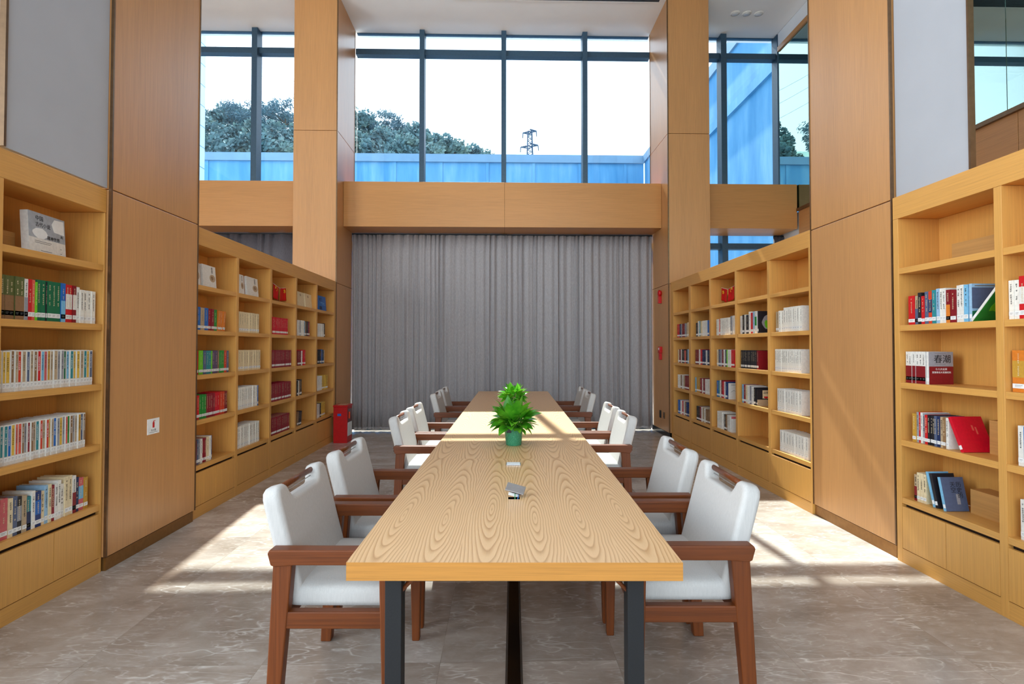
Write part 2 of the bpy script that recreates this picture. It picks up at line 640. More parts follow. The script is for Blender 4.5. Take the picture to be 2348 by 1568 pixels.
def along(side, px, plane):
    r = _F + _Rt * ((px - 1174) / 1200)
    return r.y * (side * plane / r.x)


# ------------------------------------------------------------------ room shell
def struct(o):
    o['kind'] = 'structure'
    return o


struct(MB().box(-8.5, 8.7, -6.1, 9.3, -0.1, 0, 'marble_tiles').build('floor'))
struct(MB().box(-8.5, 8.7, -6.1, 9.3, H_CEIL, 7.2, 'ceiling_paint').build('ceiling'))
w = MB()
w.box(-8.5, -8.3, -6.1, 9.3, 0, 2.6, 'beige_paint').box(-8.5, -8.3, -6.1, 9.3, 6.6, H_CEIL, 'beige_paint')
w.box(-8.5, -8.3, -6.1, -4.5, 2.6, 6.6, 'beige_paint').box(-8.5, -8.3, 3.8, 9.3, 2.6, 6.6, 'beige_paint')
struct(w.build('wall_left'))
w = MB()
w.box(8.5, 8.7, -6.1, 9.3, 0, H_CEIL, 'beige_paint')
struct(w.build('wall_right'))
w = MB()
w.box(-8.5, 8.7, -6.1, -5.9, 6.6, H_CEIL, 'beige_paint').box(-8.5, -6.2, -6.1, -5.9, 0, 6.6, 'beige_paint')
w.box(6.4, 8.7, -6.1, -5.9, 0, 6.6, 'beige_paint').box(-6.2, 6.4, -6.1, -5.9, 0, 0.2, 'beige_paint')
struct(w.build('wall_back'))


def window(name, x0, x1, z0, z1, mull, transoms, side_left=None):
    root = empty(name, ((x0 + x1) / 2, Y_WIN, z0))
    root['kind'] = 'structure'
    T = Matrix.Translation((-(x0 + x1) / 2, -Y_WIN, -z0))
    MB().box(x0, x1, Y_WIN + 0.03, Y_WIN + 0.045, z0, z1, 'window_glass', T).build('glass_pane', root)
    fr = MB()
    fr.box(x0, x1, Y_WIN - 0.02, Y_WIN + 0.08, z0, z0 + 0.06, 'mullion_paint', T)
    fr.box(x0, x1, Y_WIN + 0.0, Y_WIN + 0.08, z1 - 0.008, z1, 'mullion_paint', T)
    fr.build('window_frame', root)
    for mx, wd in mull:
        m = MB().box(mx - wd / 2, mx + wd / 2, Y_WIN - 0.13, Y_WIN + 0.06, z0 + .06, z1 - .008, 'mullion_paint', T)
        m.build('mullion', root)
    for tz in transoms:
        t = MB().box(x0, x1, Y_WIN - 0.07, Y_WIN + 0.06, tz - 0.05, tz + 0.05, 'mullion_paint', T)
        t.build('transom', root)
    return root


window('window_1', -2.52, 2.64, 0.0, H_CEIL, [(-1.36, 0.085), (0.06, 0.085), (1.48, 0.085)], [6.58, 3.2])
window('window_2', -8.3, -3.19, 0.0, H_CEIL, [(-4.24, 0.095), (-5.65, 0.09), (-7.06, 0.09)], [6.58, 3.2])
window('window_3', 3.29, 8.5, 0.0, H_CEIL, [(3.93, 0.10), (4.93, 0.10), (6.4, 0.09), (7.8, 0.09)], [6.58, 3.2])


def side_window(name, axis, pos, a0, a1, z0, z1, n):
    """unseen glazed opening added in a side or back wall"""
    if axis == 'X':
        root = empty(name, (pos, (a0 + a1) / 2, z0))
        bx = lambda m, u0, u1, p0, p1, w0, w1, mt: m.box(p0, p1, u0 - (a0 + a1) / 2, u1 - (a0 + a1) / 2, w0, w1, mt)
    else:
        root = empty(name, ((a0 + a1) / 2, pos, z0))
        bx = lambda m, u0, u1, p0, p1, w0, w1, mt: m.box(u0 - (a0 + a1) / 2, u1 - (a0 + a1) / 2, p0, p1, w0, w1, mt)
    root['kind'] = 'structure'
    h = z1 - z0
    bx(MB(), a0, a1, -0.006, 0.006, 0, h, 'window_glass').build('glass_pane', root)
    f = MB()
    bx(f, a0, a1, -0.05, 0.05, 0, 0.06, 'mullion_paint')
    bx(f, a0, a1, -0.05, 0.05, h - 0.06, h, 'mullion_paint')
    f.build('window_frame', root)
    for i in range(1, n):
        u = a0 + (a1 - a0) * i / n
        bx(MB(), u - 0.04, u + 0.04, -0.06, 0.06, 0.06, h - 0.06, 'mullion_paint').build('mullion', root)


side_window('window_added_left', 'X', -8.4, -4.5, 3.8, 2.6, 6.6, 6)  # this and the next: unseen windows, added to carry the fill lights
side_window('window_added_back', 'Y', -6.0, -6.2, 6.4, 0.2, 6.6, 8)


# wood clad columns ------------------------------------------------
def column(side, xi, xo, y0, y1, z1, joints, label, base='brass_base'):
    """side -1 / +1; inner face at xi, outer face at xo"""
    a, b = sorted((side * xi, side * xo))
    root = empty('column', ((a + b) / 2, (y0 + y1) / 2, 0))
    T = Matrix.Translation((-(a + b) / 2, -(y0 + y1) / 2, 0))
    zs = [0.085] + list(joints) + [z1]
    core = MB().box(a + 0.02, b - 0.02, y0 + 0.02, y1 - 0.02, 0.0, z1 - 0.001, 'groove', T)
    core.build('core', root)
    for i in range(len(zs) - 1):
        p = MB().box(a, b, y0, y1, zs[i] + 0.003, zs[i + 1] - 0.003, 'column_veneer', T)
        p.build('veneer_panel', root, bevel=0.004)
    MB().box(a + 0.008, b - 0.008, y0 + 0.008, y1 - 0.008, 0.0, 0.082, base, T).build('base_plate', root)
    e = MB()
    xe = side * (xi + 0.004)
    for yy in (y0, y1):
        e.box(xe - 0.009, xe + 0.009, yy - 0.006, yy + 0.006, 0.09, z1 - 0.01, 'bronze_trim', T)
    e.build('corner_trim', root)
    tag(root, label, 'column')
    return root


column(-1, 2.505, 3.12, 3.41, 4.375, H_CEIL, [2.44, 5.9], 'broad wood-clad column beside the left shelves carrying a fire extinguisher notice')
column(1, 2.675, 3.16, 3.50, 4.43, H_CEIL, [2.43, 5.9], 'broad wood-clad column between the two right bookcases in the foreground')
column(-1, 2.53, 3.205, 8.12, 9.08, H_CEIL, [2.42, 4.79], 'wood-clad column left of the grey curtains behind the red cabinet', 'black_gloss')
column(1, 2.635, 3.30, 8.12, 9.08, H_CEIL, [2.42, 4.79], 'wood-clad column right of the grey curtains with red alarm devices', 'black_gloss')

# white piers above the near bookcases
for s, x0, y0, y1, zz, lab in ((-1, 2.525, 2.70, 3.40, 2.445, 'tall white wall pier above the front left bookcase'),
                          (1, 2.70, 2.925, 3.49, 2.445, 'tall white wall pier above the front right bookcase')):
    o = MB().box(s * x0, s * (x0 + .03), y0, y1, zz, H_CEIL, 'white_paint').build('wall_panel')
    o['kind'] = 'structure'
    t = MB().box(s * (x0 - 0.012), s * (x0 + .02), y0 - 0.014, y0 - 0.0005, zz, H_CEIL, 'bronze_trim').build('trim_1' if s < 0 else 'trim_2')
    t['kind'] = 'structure'

# beams -------------------------------------------------------------
def beam(x0, x1, seams, label):
    xc = (x0 + x1) / 2
    root = empty('beam', (xc, 8.8, 3.37))
    T = Matrix.Translation((-xc, -8.8, -3.37))
    xs = [x0] + seams + [x1]
    MB().box(x0 + .01, x1 - .01, 8.47, 9.0, 3.385, 4.085, 'groove', T).build('core', root)
    for i in range(len(xs) - 1):
        MB().box(xs[i] + .0015, xs[i + 1] - .0015, 8.45, 8.465, 3.37, 4.10, 'beam_veneer', T).build('face_panel', root, bevel=.002)
        MB().box(xs[i] + .0015, xs[i + 1] - .0015, 8.465, 9.03, 3.37, 3.385, 'beam_veneer', T).build('soffit_panel', root)
    MB().box(x0, x1, 8.465, 9.05, 4.085, 4.10, 'beam_veneer', T).build('top_board', root)
    tag(root, label, 'beam')


beam(-2.528, 2.633, [0.07], 'long wood-faced beam above the grey curtains under the middle window')
beam(-8.28, -3.215, [-6.2], 'wood-faced beam left of the columns above the dark side curtain')
beam(3.31, 4.88, [], 'short wood-faced beam on the right ending at the mezzanine')


# curtains ----------------------------------------------------------
def curtain(x0, x1, y, z0, z1, mat, label, seed, pitch=0.115, amp=0.06, group=None):
    rnd = random.Random(seed)
    root = empty('curtain', ((x0 + x1) / 2, y, z0))
    pts = []
    x = x0
    k = 0
    cuts = [x0]
    while cuts[-1] < x1:
        cuts.append(cuts[-1] + pitch * rnd.uniform(0.45, 1.75))
    cuts[-1] = x1
    nz = 9
    vs, fs = [], []
    cols = []
    for i in range(len(cuts) - 1):
        a, b = cuts[i], cuts[i + 1]
        A = amp * rnd.uniform(0.55, 1.25)
        for j in range(8):
            t = j / 8
            cols.append((a + (b - a) * t, A * (math.sin(PI * t) ** 0.7) * (1 + .22 * math.sin(4 * PI * t + i)), rnd.uniform(-1, 1) if j == 0 else None))
    cols.append((x1, 0, 0))
    ph = [rnd.uniform(0, 6.28) for _ in range(6)]
    for iz in range(nz + 1):
        t = iz / nz
        z = z0 + (z1 - z0) * t
        for (cx, d, _) in cols:
            wob = 0.010 * math.sin(cx * 9 + ph[0] + t * 2.4) * (1 - t) + 0.006 * math.sin(cx * 23 + ph[1] + t * 3) * (1 - t)
            hem = 0.006 * math.sin(cx * 31 + ph[2]) if iz == 0 else 0
            vs.append((cx + wob - (x0 + x1) / 2, -d * (0.75 + .35 * (1 - t)), z - z0 + hem))
    n = len(cols)
    for iz in range(nz):
        for i in range(n - 1):
            fs.append((iz * n + i, iz * n + i + 1, (iz + 1) * n + i + 1, (iz + 1) * n + i))
    c = MB().add(vs, fs, mat).build('curtain_fabric', root, smooth=True, recalc=False)
    so = c.modifiers.new('thick', 'SOLIDIFY')
    so.thickness = 0.003
    hm = MB()
    hv, hf = [], []
    for (cx, d, _) in cols:
        for zz in (0.012, 0.04):
            hv.append((cx - (x0 + x1) / 2 + 0.010 * math.sin(cx * 9 + ph[0]) + 0.006 * math.sin(cx * 23 + ph[1]), -d * 1.1 - 0.003, zz))
    for i in range(n - 1):
        hf.append((2 * i, 2 * i + 2, 2 * i + 3, 2 * i + 1))
    hm.add(hv, hf, mat).build('hem', root, smooth=True, recalc=False)
    MB().box(x0 - (x0 + x1) / 2, x1 - (x0 + x1) / 2, -0.03, 0.0, z1 - z0, z1 - z0 + 0.025, 'black_metal').build('curtain_track', root)
    tag(root, label, 'curtain', group)
    return root


curtain(-2.527, 0.12, 8.97, 0.035, 3.34, 'curtain_grey', 'grey pleated floor-length curtain on the left half behind the table', 4, group='grey curtains closed across the far window')
curtain(0.10, 2.628, 8.99, 0.035, 3.34, 'curtain_grey', 'grey pleated floor-length curtain on the right half behind the table', 9, group='grey curtains closed across the far window')
curtain(-6.9, -3.22, 8.97, 0.035, 3.34, 'curtain_dark', 'dark grey side curtain seen above the far left bookcase', 14, 0.20, 0.06)
curtain(4.76, 5.6, 8.99, 0.035, 3.34, 'curtain_dark', 'narrow dark curtain stacked at the right end of the lower right window', 17, 0.05, 0.05)

# mezzanine ---------------------------------------------------------
mz = empty('mezzanine', (4.9, 1.5, 2.95))
T = Matrix.Translation((-4.9, -1.5, -2.95))
MB().box(4.93, 8.49, -5.9, 9.0, 3.2, 3.66, 'ceiling_paint', T).build('floor_slab', mz)
ys = [-5.9 + i * 1.07 for i in range(14)] + [8.44]
for i in range(len(ys) - 1):
    MB().box(4.895, 4.93, ys[i] + .003, ys[i + 1] - .003, 2.95, 3.655, 'fascia_veneer', T).build('fascia_panel', mz, bevel=.002)
MB().box(4.86, 4.95, -5.9, 8.445, 3.655, 3.70, 'bronze_trim', T).build('handrail_base', mz)
tag(mz, 'upper floor edge with wood fascia panels on the far right', 'mezzanine')
yg = [-5.85, -3.7, -1.55, 0.6, 2.75, 4.9, 7.05, 9.0]
gw = empty('glass_partition', (4.9, 1.5, 3.70))
T = Matrix.Translation((-4.9, -1.5, -3.70))
for i in range(7):
    MB().box(4.895, 4.907, yg[i] + .004, yg[i + 1] - .004, 3.70, 6.62, 'green_glass', T).build('glass_panel', gw)
MB().box(4.87, 4.94, -5.85, 9.0, 6.62, 6.70, 'beam_veneer', T).build('top_rail', gw)
MB().box(4.885, 4.925, -5.85, 9.0, 6.70, 6.94, 'ceiling_paint', T).build('upper_panel', gw)
tag(gw, 'greenish glass partition standing on the upper floor edge at right', 'glass partition')

# ceiling fittings ----------------------------------------------------
for k, (x, lab) in enumerate(((3.885, 'left round ceiling downlight of the three above the right window'),
                              (4.08, 'middle round ceiling downlight of the three above the right window'),
                              (4.28, 'right round ceiling downlight of the three above the right window'))):
    if k == 0:
        dl = empty('ceiling_light', (x, 8.47, H_CEIL))
        MB().lathe([(0.0, -0.012), (0.055, -0.012), (0.06, -0.004), (0.06, -0.001)], 'plastic_white').build('lens', dl, smooth=True)
        MB().lathe([(0.062, -0.014), (0.074, -0.010), (0.078, -0.001), (0.062, -0.001)], 'sticker_white').build('rim', dl, smooth=True)
        d0 = dl
    else:
        dl = copy_tree(d0)
        dl.location.x = x
    tag(dl, lab, 'ceiling light', 'round downlights in the right ceiling')
gr = empty('air_grille', (0.9, 8.0, H_CEIL - 0.012))
f = MB()
f.box(-1.65, 1.65, -0.21, -0.19, -0.01, 0.011, 'sticker_white').box(-1.65, 1.65, 0.19, 0.21, -0.01, 0.011, 'sticker_white')
f.box(-1.65, -1.63, -0.19, 0.19, -0.01, 0.011, 'sticker_white').box(1.63, 1.65, -0.19, 0.19, -0.01, 0.011, 'sticker_white')
f.build('grille_frame', gr)
f = MB()
for i in range(18):
    y = -0.18 + i * 0.021
    f.box(-1.63, 1.63, y, y + 0.012, -0.008, 0.008, 'grille_dark')
f.build('slat', gr)
MB().box(-1.63, 1.63, -0.19, 0.19, 0.008, 0.0112, 'black_gloss').build('duct_back', gr)
tag(gr, 'long dark air grille in the ceiling at the top edge', 'air grille')

# ------------------------------------------------------------------ bookcases
ZT = [1.95, 1.57, 1.19, 0.81, 0.43]        # shelf tops from the upper one down
BAYS = {'FL': [(4.415, 5.075), (5.118, 5.808), (5.856, 6.525), (6.57, 7.25), (7.30, 8.02)],
        'FR': [(7.34, 7.99), (6.61, 7.26), (5.88, 6.56), (5.16, 5.835), (4.455, 5.113)],
        'NL': [(2.71, 3.39), (1.98, 2.66)],
        'NR': [(2.755, 3.435), (2.03, 2.71)]}


def bookcase(side, xf, bays, y0, y1, label, slot=False):
    root = empty('bookcase', (side * (xf + .16), (y0 + y1) / 2, 0))
    yc = (y0 + y1) / 2
    T = Matrix.Translation((-side * (xf + .16), -yc, 0))
    D = 0.30
    sx = lambda v: side * (xf + v)
    bays = sorted(bays)
    # uprights
    ed = [y0] + [v for b in bays for v in b] + [y1]
    for i in range(0, len(ed), 2):
        MB().box(sx(0), sx(D), ed[i], ed[i + 1], 0.0, 2.285, 'oak_board_z', T).build('side_panel' if i in (0, len(ed) - 2) else 'divider', root, bevel=.0015)
    MB().box(sx(0), sx(0.03), y0, y1, 2.286, 2.435, 'oak_board_y', T).build('fascia', root, bevel=.0015)
    MB().box(sx(0.03), sx(D), y0, y1, 2.286, 2.42, 'oak_board_y', T).build('top_board', root)
    for (a, b) in bays:
        if slot and a > 2.7:
            bk = MB().box(sx(D - .018), sx(D), a + 0.055, b, 0.43, 2.285, 'oak_board_z', T)
            bk.box(sx(D - .018), sx(D), a, a + .055, 0.43, 0.81, 'oak_board_z', T)
        else:
            bk = MB().box(sx(D - .018), sx(D), a, b, 0.0, 2.285, 'oak_board_z', T)
        bk.build('back_panel', root)
        for z in ZT:
            MB().box(sx(0.002), sx(D - .0185), a + .0005, b - .0005, z - 0.038, z, 'oak_board_y', T).build('shelf', root, bevel=.001)
        MB().box(sx(0.03), sx(.04), a + .0005, b - .0005, 0.0, 0.391, 'recess_dark', T).build('cabinet_back', root)
        m = (a + b) / 2
        for (p, q) in ((a + .002, m - .0015), (m + .0015, b - .002)):
            MB().box(sx(0.0), sx(.02), p, q, 0.096, 0.372, 'oak_board_z', T).build('door', root, bevel=.0012)
        MB().box(sx(0.001), sx(.021), a + .0005, b - .0005, 0.0, 0.092, 'oak_board_y', T).build('plinth', root)
    tag(root, label, 'bookcase')
    return root


bookcase(-1, XL, BAYS['FL'], 4.378, 8.10, 'golden oak five-bay bookcase along the left beyond the column')
bookcase(1, XR, BAYS['FR'], 4.435, 8.10, 'golden oak five-bay bookcase along the right beyond the column')
bookcase(-1, XL, BAYS['NL'], 1.93, 3.405, 'golden oak bookcase in the left foreground with striped book spines')
bookcase(1, XR, BAYS['NR'], 1.98, 3.48, 'golden oak bookcase in the right foreground with leaning books', slot=True)

# ------------------------------------------------------------------ books
BC = {'olive': (92, 98, 52), 'white': (226, 222, 214), 'red': (200, 24, 30), 'salmon': (222, 96, 78), 'lime': (110, 196, 36),
      'dark green': (16, 104, 66), 'green': (40, 140, 52), 'blue': (32, 100, 180), 'light blue': (150, 186, 214), 'dark blue': (24, 52, 110),
      'cream': (226, 206, 166), 'maroon': (140, 22, 40), 'dark red': (128, 18, 28), 'crimson': (205, 12, 38), 'orange': (214, 122, 40),
      'orange-red': (206, 64, 34), 'slate': (84, 96, 124), 'teal': (42, 132, 140), 'purple': (92, 70, 104), 'brown': (140, 104, 70),
      'tan': (182, 158, 126), 'yellow': (222, 180, 70), 'black': (34, 32, 38), 'grey': (150, 150, 156), 'ivory': (236, 232, 222),
      'pink': (206, 96, 100), 'navy': (30, 44, 84), 'sky': (120, 180, 214), 'gold': (196, 148, 56), 'pale yellow': (232, 206, 130)}
for k, v in BC.items():
    plain('cover ' + k, v, 0.45, var=0.04, scale=60)
NAMEW = {'sky': 'sky-blue'}
ORD = ['first', 'second', 'third', 'fourth', 'fifth', 'sixth', 'seventh', 'eighth', 'ninth', 'tenth', 'eleventh', 'twelfth', 'thirteenth',
       'fourteenth', 'fifteenth', 'sixteenth', 'seventeenth', 'eighteenth', 'nineteenth', 'twentieth'] + \
      ['twenty-' + s for s in ('first', 'second', 'third', 'fourth', 'fifth', 'sixth', 'seventh', 'eighth', 'ninth')] + \
      ['thirtieth'] + ['thirty-' + s for s in ('first', 'second', 'third', 'fourth', 'fifth', 'sixth', 'seventh', 'eighth', 'ninth')]
ROWW = ['top', 'second', 'third', 'fourth', 'bottom']
brnd = random.Random(77)


def book_geo(w, h, d, cover, lower=None):
    """cover (spine facing +X at x=0, width along Y, height Z, depth towards -X); returns MB of cover and pages"""
    t = min(0.0025, w * 0.18)
    c = MB()
    c.box(-t, 0, -w / 2, w / 2, 0, h, cover)
    c.box(-d, -t, -w / 2, -w / 2 + t, 0, h, cover)
    c.box(-d, -t, w / 2 - t, w / 2, 0, h, cover)
    if lower:
        for m, fr in lower:
            c.box(0.0, 0.0006, -w / 2, w / 2, 0, h * fr, m)
            c.box(-d, 0.0006, -w / 2 - 0.0005, -w / 2, 0, h * fr, m)
    p = MB().box(-d + .004, -t, -w / 2 + t, w / 2 - t, .003, h - .003, 'page_paper')
    return c, p


def marks(w, h, rnd, mat, top=0.9, bot=0.42):
    """a column of small strokes standing for the spine title"""
    m = MB()
    cw = min(w * 0.42, 0.008)
    z = h * top
    x = 0.0011
    while z > h * bot:
        s = cw
        if rnd.random() < 0.85:
            m.box(x, x + .0002, -s / 2, s / 2, z - s * 0.15, z, mat)
            m.box(x, x + .0002, -s * .1, s * .12, z - s, z, mat)
            if rnd.random() < .6:
                m.box(x, x + .0002, -s / 2, s / 2, z - s * 0.65, z - s * .5, mat)
            if rnd.random() < .5:
                m.box(x, x + .0002, -s / 2, -s * .32, z - s, z - s * .2, mat)
        z -= s * 1.35
    return m


def band(w, h, z0, z1, mat, x=0.0007, wf=0.99):
    return MB().box(x, x + .0003, -w / 2 * wf, w / 2 * wf, z0, z1, mat)


STUFF = MB()           # the small far books that can no longer be told one by one
STUFF_N = [0]


def put_book(loc, side, w, h, d, cov, style, label, group, lean=0.0, indiv=True, yaw=0.0, detail=True):
    cm = 'cover ' + cov
    lower = None
    if style.startswith('low:'):
        lower = [('cover ' + style[4:], 0.45)]
    c, p = book_geo(w, h, d, cm, lower)
    rz = (0 if side < 0 else PI) + yaw
    ROT = Matrix.Translation(loc) @ Matrix.Rotation(rz, 4, 'Z') @ Matrix.Rotation(lean, 4, 'X')
    dark = cov in ('white', 'ivory', 'cream', 'tan', 'light blue', 'pale yellow', 'yellow', 'sky', 'grey')
    ink = 'ink_black' if dark else 'cover cream'
    if not indiv:
        for src in (c, p, band(w, h, h * .09, h * .20, 'sticker_white'), marks(w, h, brnd, ink)):
            k = len(STUFF.v)
            for q in src.v:
                STUFF.v.append(tuple(ROT @ Vector(q)))
            for f_, mi in zip(src.f, src.m):
                STUFF.f.append([k + a for a in f_])
                STUFF.m.append(STUFF.mi(src.mats[mi]))
        STUFF_N[0] += 1
        return None
    b = c.build('book', recalc=True)
    b.matrix_world = ROT
    p.build('pages', b)
    band(w, h, h * .09, h * .20, 'sticker_white').build('spine_label', b)
    lm = MB()
    lm.box(.00105, .0012, -w * .3, w * .3, h * .155, h * .165, 'ink_grey').box(.00105, .0012, -w * .3, w * .2, h * .125, h * .132, 'ink_grey')
    lm.build('label_print', b)
    if style.startswith('stripe:'):
        band(w, h, h * .22, h * .97, 'cover ' + style[7:], wf=.66).build('spine_band', b)
        ink = 'sticker_white' if style[7:] in ('red', 'blue', 'teal', 'dark green', 'orange-red', 'brown', 'slate', 'maroon', 'purple') else 'ink_black'
        marks(w * .8, h, brnd, ink, .88, .5).build('spine_title', b)
    elif style.startswith('half:'):
        band(w, h, h * .0, h * .55, 'cover ' + style[5:]).build('spine_band', b)
        marks(w, h, brnd, ink, .9, .6).build('spine_title', b)
    elif style.startswith('mid:'):
        band(w, h, h * .35, h * .75, 'cover ' + style[4:]).build('spine_band', b)
        marks(w, h, brnd, ink, .92, .4).build('spine_title', b)
    else:
        marks(w, h, brnd, ink).build('spine_title', b)
    tag(b, label, 'book', group)
    return b


BCN = {'NL': 'front left bookcase', 'NR': 'front right bookcase', 'FL': 'far left bookcase', 'FR': 'far right bookcase'}


def fill(case, bay, row, px0, px1, specs, indiv=True, depth=0.165, setback=0.03, numbered_bay=True):
    """specs listed left to right as seen; px0, px1: extent of the spines in the photograph"""
    side = -1 if case[1] == 'L' else 1
    plane = (XL if side < 0 else XR) + setback
    a, b = along(side, px0, plane), along(side, px1, plane)
    lo, hi = sorted(BAYS[case][bay])
    a, b = max(min(a, hi - .002), lo + .002), max(min(b, hi - .002), lo + .002)
    items = []
    for sp in specs:
        cov, n, th, h = sp[:4]
        st = sp[4] if len(sp) > 4 else ''
        lean = sp[5] if len(sp) > 5 else 0.0
        for i in range(n):
            items.append((cov, th, h, st, lean, n))
    tot = sum(i[1] * 1.0 + abs(math.sin(i[4])) * i[2] * 18 * 0 for i in items)
    y = a
    z = ZT[row]
    total = abs(b - a)
    for i, (cov, th, h, st, lean, n) in enumerate(items):
        w = total * th / tot
        dy = w if b > a else -w
        hh = h * (1 + (brnd.uniform(-.012, .012) if n == 1 else brnd.uniform(-.002, .002)))
        dd = min(depth * (1 + brnd.uniform(-.04, .04)), .235)
        nm = NAMEW.get(cov, cov)
        fin = {'': 'book', }.get(st, 'book')
        if st.startswith('stripe:'):
            nm = 'white'
            fin = 'book with ' + NAMEW.get(st[7:], st[7:]) + ' spine stripe'
            lab = '%s %s, %s from left on %s shelf, %s' % (nm, fin, ORD[i], ROWW[row], BCN[case])
        elif case in ('NL', 'NR'):
            extra = ', next bay' if bay else ''
            lab = '%s book standing %s from left on %s shelf, %s%s' % (nm, ORD[i], ROWW[row], BCN[case], extra)
        else:
            lab = '%s book, %s from left on %s shelf, %s bay, %s' % (nm, ORD[i], ROWW[row], ORD[bay], BCN[case])
        grp = 'books on the %s shelf of the %s%s' % (ROWW[row], BCN[case], '' if case[0] == 'N' else ', %s bay' % ORD[bay])
        sb = brnd.uniform(-.004, .004)
        put_book((side * (plane + sb), y + dy / 2, z + 0.0006), side, w * .95, hh, dd, cov, st, lab, grp, lean=lean, indiv=indiv)
        y += dy


# --- front left bookcase
fill('NL', 0, 1, -4, 217, [('olive', 5, 1.05, .228, 'half:brown'), ('white', 1, .8, .222, 'half:grey'), ('red', 1, .9, .222), ('salmon', 1, .7, .222),
                           ('lime', 1, .5, .215), ('dark green', 2, 1.05, .228), ('black', 1, .3, .222), ('dark green', 3, 1.15, .228), ('blue', 1, 1.2, .226, 'half:sky'),
                           ('red', 2, 1.0, .224, 'mid:white'), ('dark red', 1, 1.0, .224, 'mid:white'), ('white', 1, .9, .216), ('ivory', 4, 1.15, .204)])
st3 = ['pale yellow', 'yellow', 'yellow', 'brown', 'tan', 'orange-red', 'tan', 'slate', 'tan', 'brown', 'red', 'sky', 'pink', 'gold', 'tan', 'tan',
       'grey', 'grey', 'dark green', 'sky', 'teal', 'yellow', 'yellow', 'tan', 'teal', 'yellow', 'slate']
fill('NL', 0, 2, -4, 213, [('white', 1, random.Random(i).uniform(.8, 1.3), .217, 'stripe:' + c) for i, c in enumerate(st3)])
st4 = ['orange', 'teal', 'teal', 'blue', 'yellow', 'salmon', 'salmon', 'brown', 'grey', 'maroon', 'brown', 'tan', 'teal', 'orange-red', 'tan', 'orange-red', 'yellow',
       'tan', 'blue', 'grey', 'yellow', 'grey', 'salmon', 'green', 'brown', 'grey', 'tan', 'gold', 'slate', 'brown']
fill('NL', 0, 3, -4, 199, [('white', 1, random.Random(i + 50).uniform(.8, 1.25), .210, 'stripe:' + c) for i, c in enumerate(st4)])
fill('NL', 0, 4, -4, 207, [('white', 1, .9, .19), ('pink', 1, 1.4, .212), ('cream', 1, .9, .205), ('slate', 1, .9, .205), ('black', 1, .9, .20, 'mid:grey'), ('tan', 1, .9, .195),
                           ('teal', 1, 1.1, .18, 'half:navy'), ('ivory', 1, .7, .205), ('dark blue', 1, 1.3, .195, 'mid:blue'), ('cream', 1, .8, .19),
                           ('light blue', 1, .7, .215), ('cream', 1, .7, .213), ('maroon', 1, .7, .205), ('white', 1, .7, .205), ('ivory', 1, .8, .222),
                           ('white', 1, .8, .195), ('cream', 2, .9, .23), ('white', 1, .9, .225, 'half:dark red'), ('navy', 1, .8, .205), ('pink', 1, 1.3, .195, 'mid:sky'), ('gold', 1, 1.1, .19)])
# --- front right bookcase
fill('NR', 0, 1, 2083, 2222, [('red', 1, 1.7, .19), ('tan', 1, .9, .185, 'half:slate'), ('black', 1, .9, .205), ('red', 1, .8, .18), ('slate', 1, .9, .205), ('orange-red', 1, .8, .205, 'mid:navy'),
                              ('teal', 1, .9, .21), ('light blue', 1, .8, .212), ('ivory', 1, .7, .212), ('white', 1, .8, .213), ('dark red', 1, .9, .20, 'half:orange'),
                              ('dark red', 1, 1.2, .195), ('white', 2, .8, .218), ('sky', 1, .9, .218)])
fill('NR', 0, 2, 2075, 2122, [('white', 6, 1, .205, 'half:dark red')])
fill('NR', 0, 3, 2090, 2171, [('gold', 1, 1.3, .185), ('grey', 1, .8, .195), ('red', 1, .6, .195), ('white', 1, .8, .195), ('grey', 1, .9, .19), ('red', 1, 1.0, .187),
                              ('black', 3, .8, .187), ('slate', 1, .8, .187), ('navy', 1, 1.0, .187), ('tan', 1, .9, .187), ('brown', 1, .9, .187), ('white', 1, .9, .187)])
fill('NR', 0, 4, 2091, 2118, [('tan', 1, 1.0, .17, 'half:dark red'), ('cream', 3, .9, .185)])
fill('NR', 1, 1, 2316, 2356, [('ivory', 2, 1, .205), ('red', 1, 1.3, .22, 'mid:white')])
fill('NR', 1, 2, 2320, 2350, [('orange', 1, 1, .215, 'mid:gold')])
fill('NR', 1, 3, 2331, 2352, [('white', 1, 1, .205), ('blue', 1, .6, .205)])
fill('NR', 1, 4, 2333, 2352, [('white', 1, 1, .21), ('maroon', 1, .6, .2)])
# --- far left bookcase, five bays
fill('FL', 0, 1, 449, 514, [('blue', 1, 1.1, .195), ('tan', 1, 1.1, .193), ('blue', 1, 1.2, .195), ('maroon', 2, .8, .193), ('green', 1, 1.0, .19), ('orange', 3, .75, .185, '', -.12)])
fill('FL', 0, 2, 446, 525, [('red', 1, 1.1, .205), ('lime', 1, 1.1, .204), ('slate', 1, .8, .204), ('teal', 2, .7, .204), ('lime', 1, .35, .204), ('purple', 2, .8, .204), ('brown', 1, .5, .204),
                            ('green', 2, .7, .204), ('orange-red', 1, .8, .204), ('slate', 1, .6, .204)])
fill('FL', 0, 3, 445, 523, [('red', 2, 1, .205), ('green', 3, .9, .205), ('maroon', 4, .85, .205), ('crimson', 2, 1.1, .205), ('orange-red', 2, .9, .205), ('dark red', 2, .7, .205)])
fill('FL', 0, 4, 441, 489, [('yellow', 1, 1, .2), ('red', 1, .9, .2), ('slate', 1, .7, .21), ('grey', 1, .7, .21), ('white', 1, .8, .212), ('maroon', 2, .8, .208), ('cream', 1, 1, .21), ('ivory', 1, 1, .212), ('blue', 1, .5, .213)])
fill('FL', 1, 1, 547, 593, [('cream', 8, 1, .205)])
fill('FL', 1, 2, 547, 597, [('cream', 9, 1, .205)])
fill('FL', 1, 3, 546, 593, [('ivory', 12, 1, .215), ('blue', 1, .6, .215)])
fill('FL', 1, 4, 545, 596, [('ivory', 13, 1, .215)])
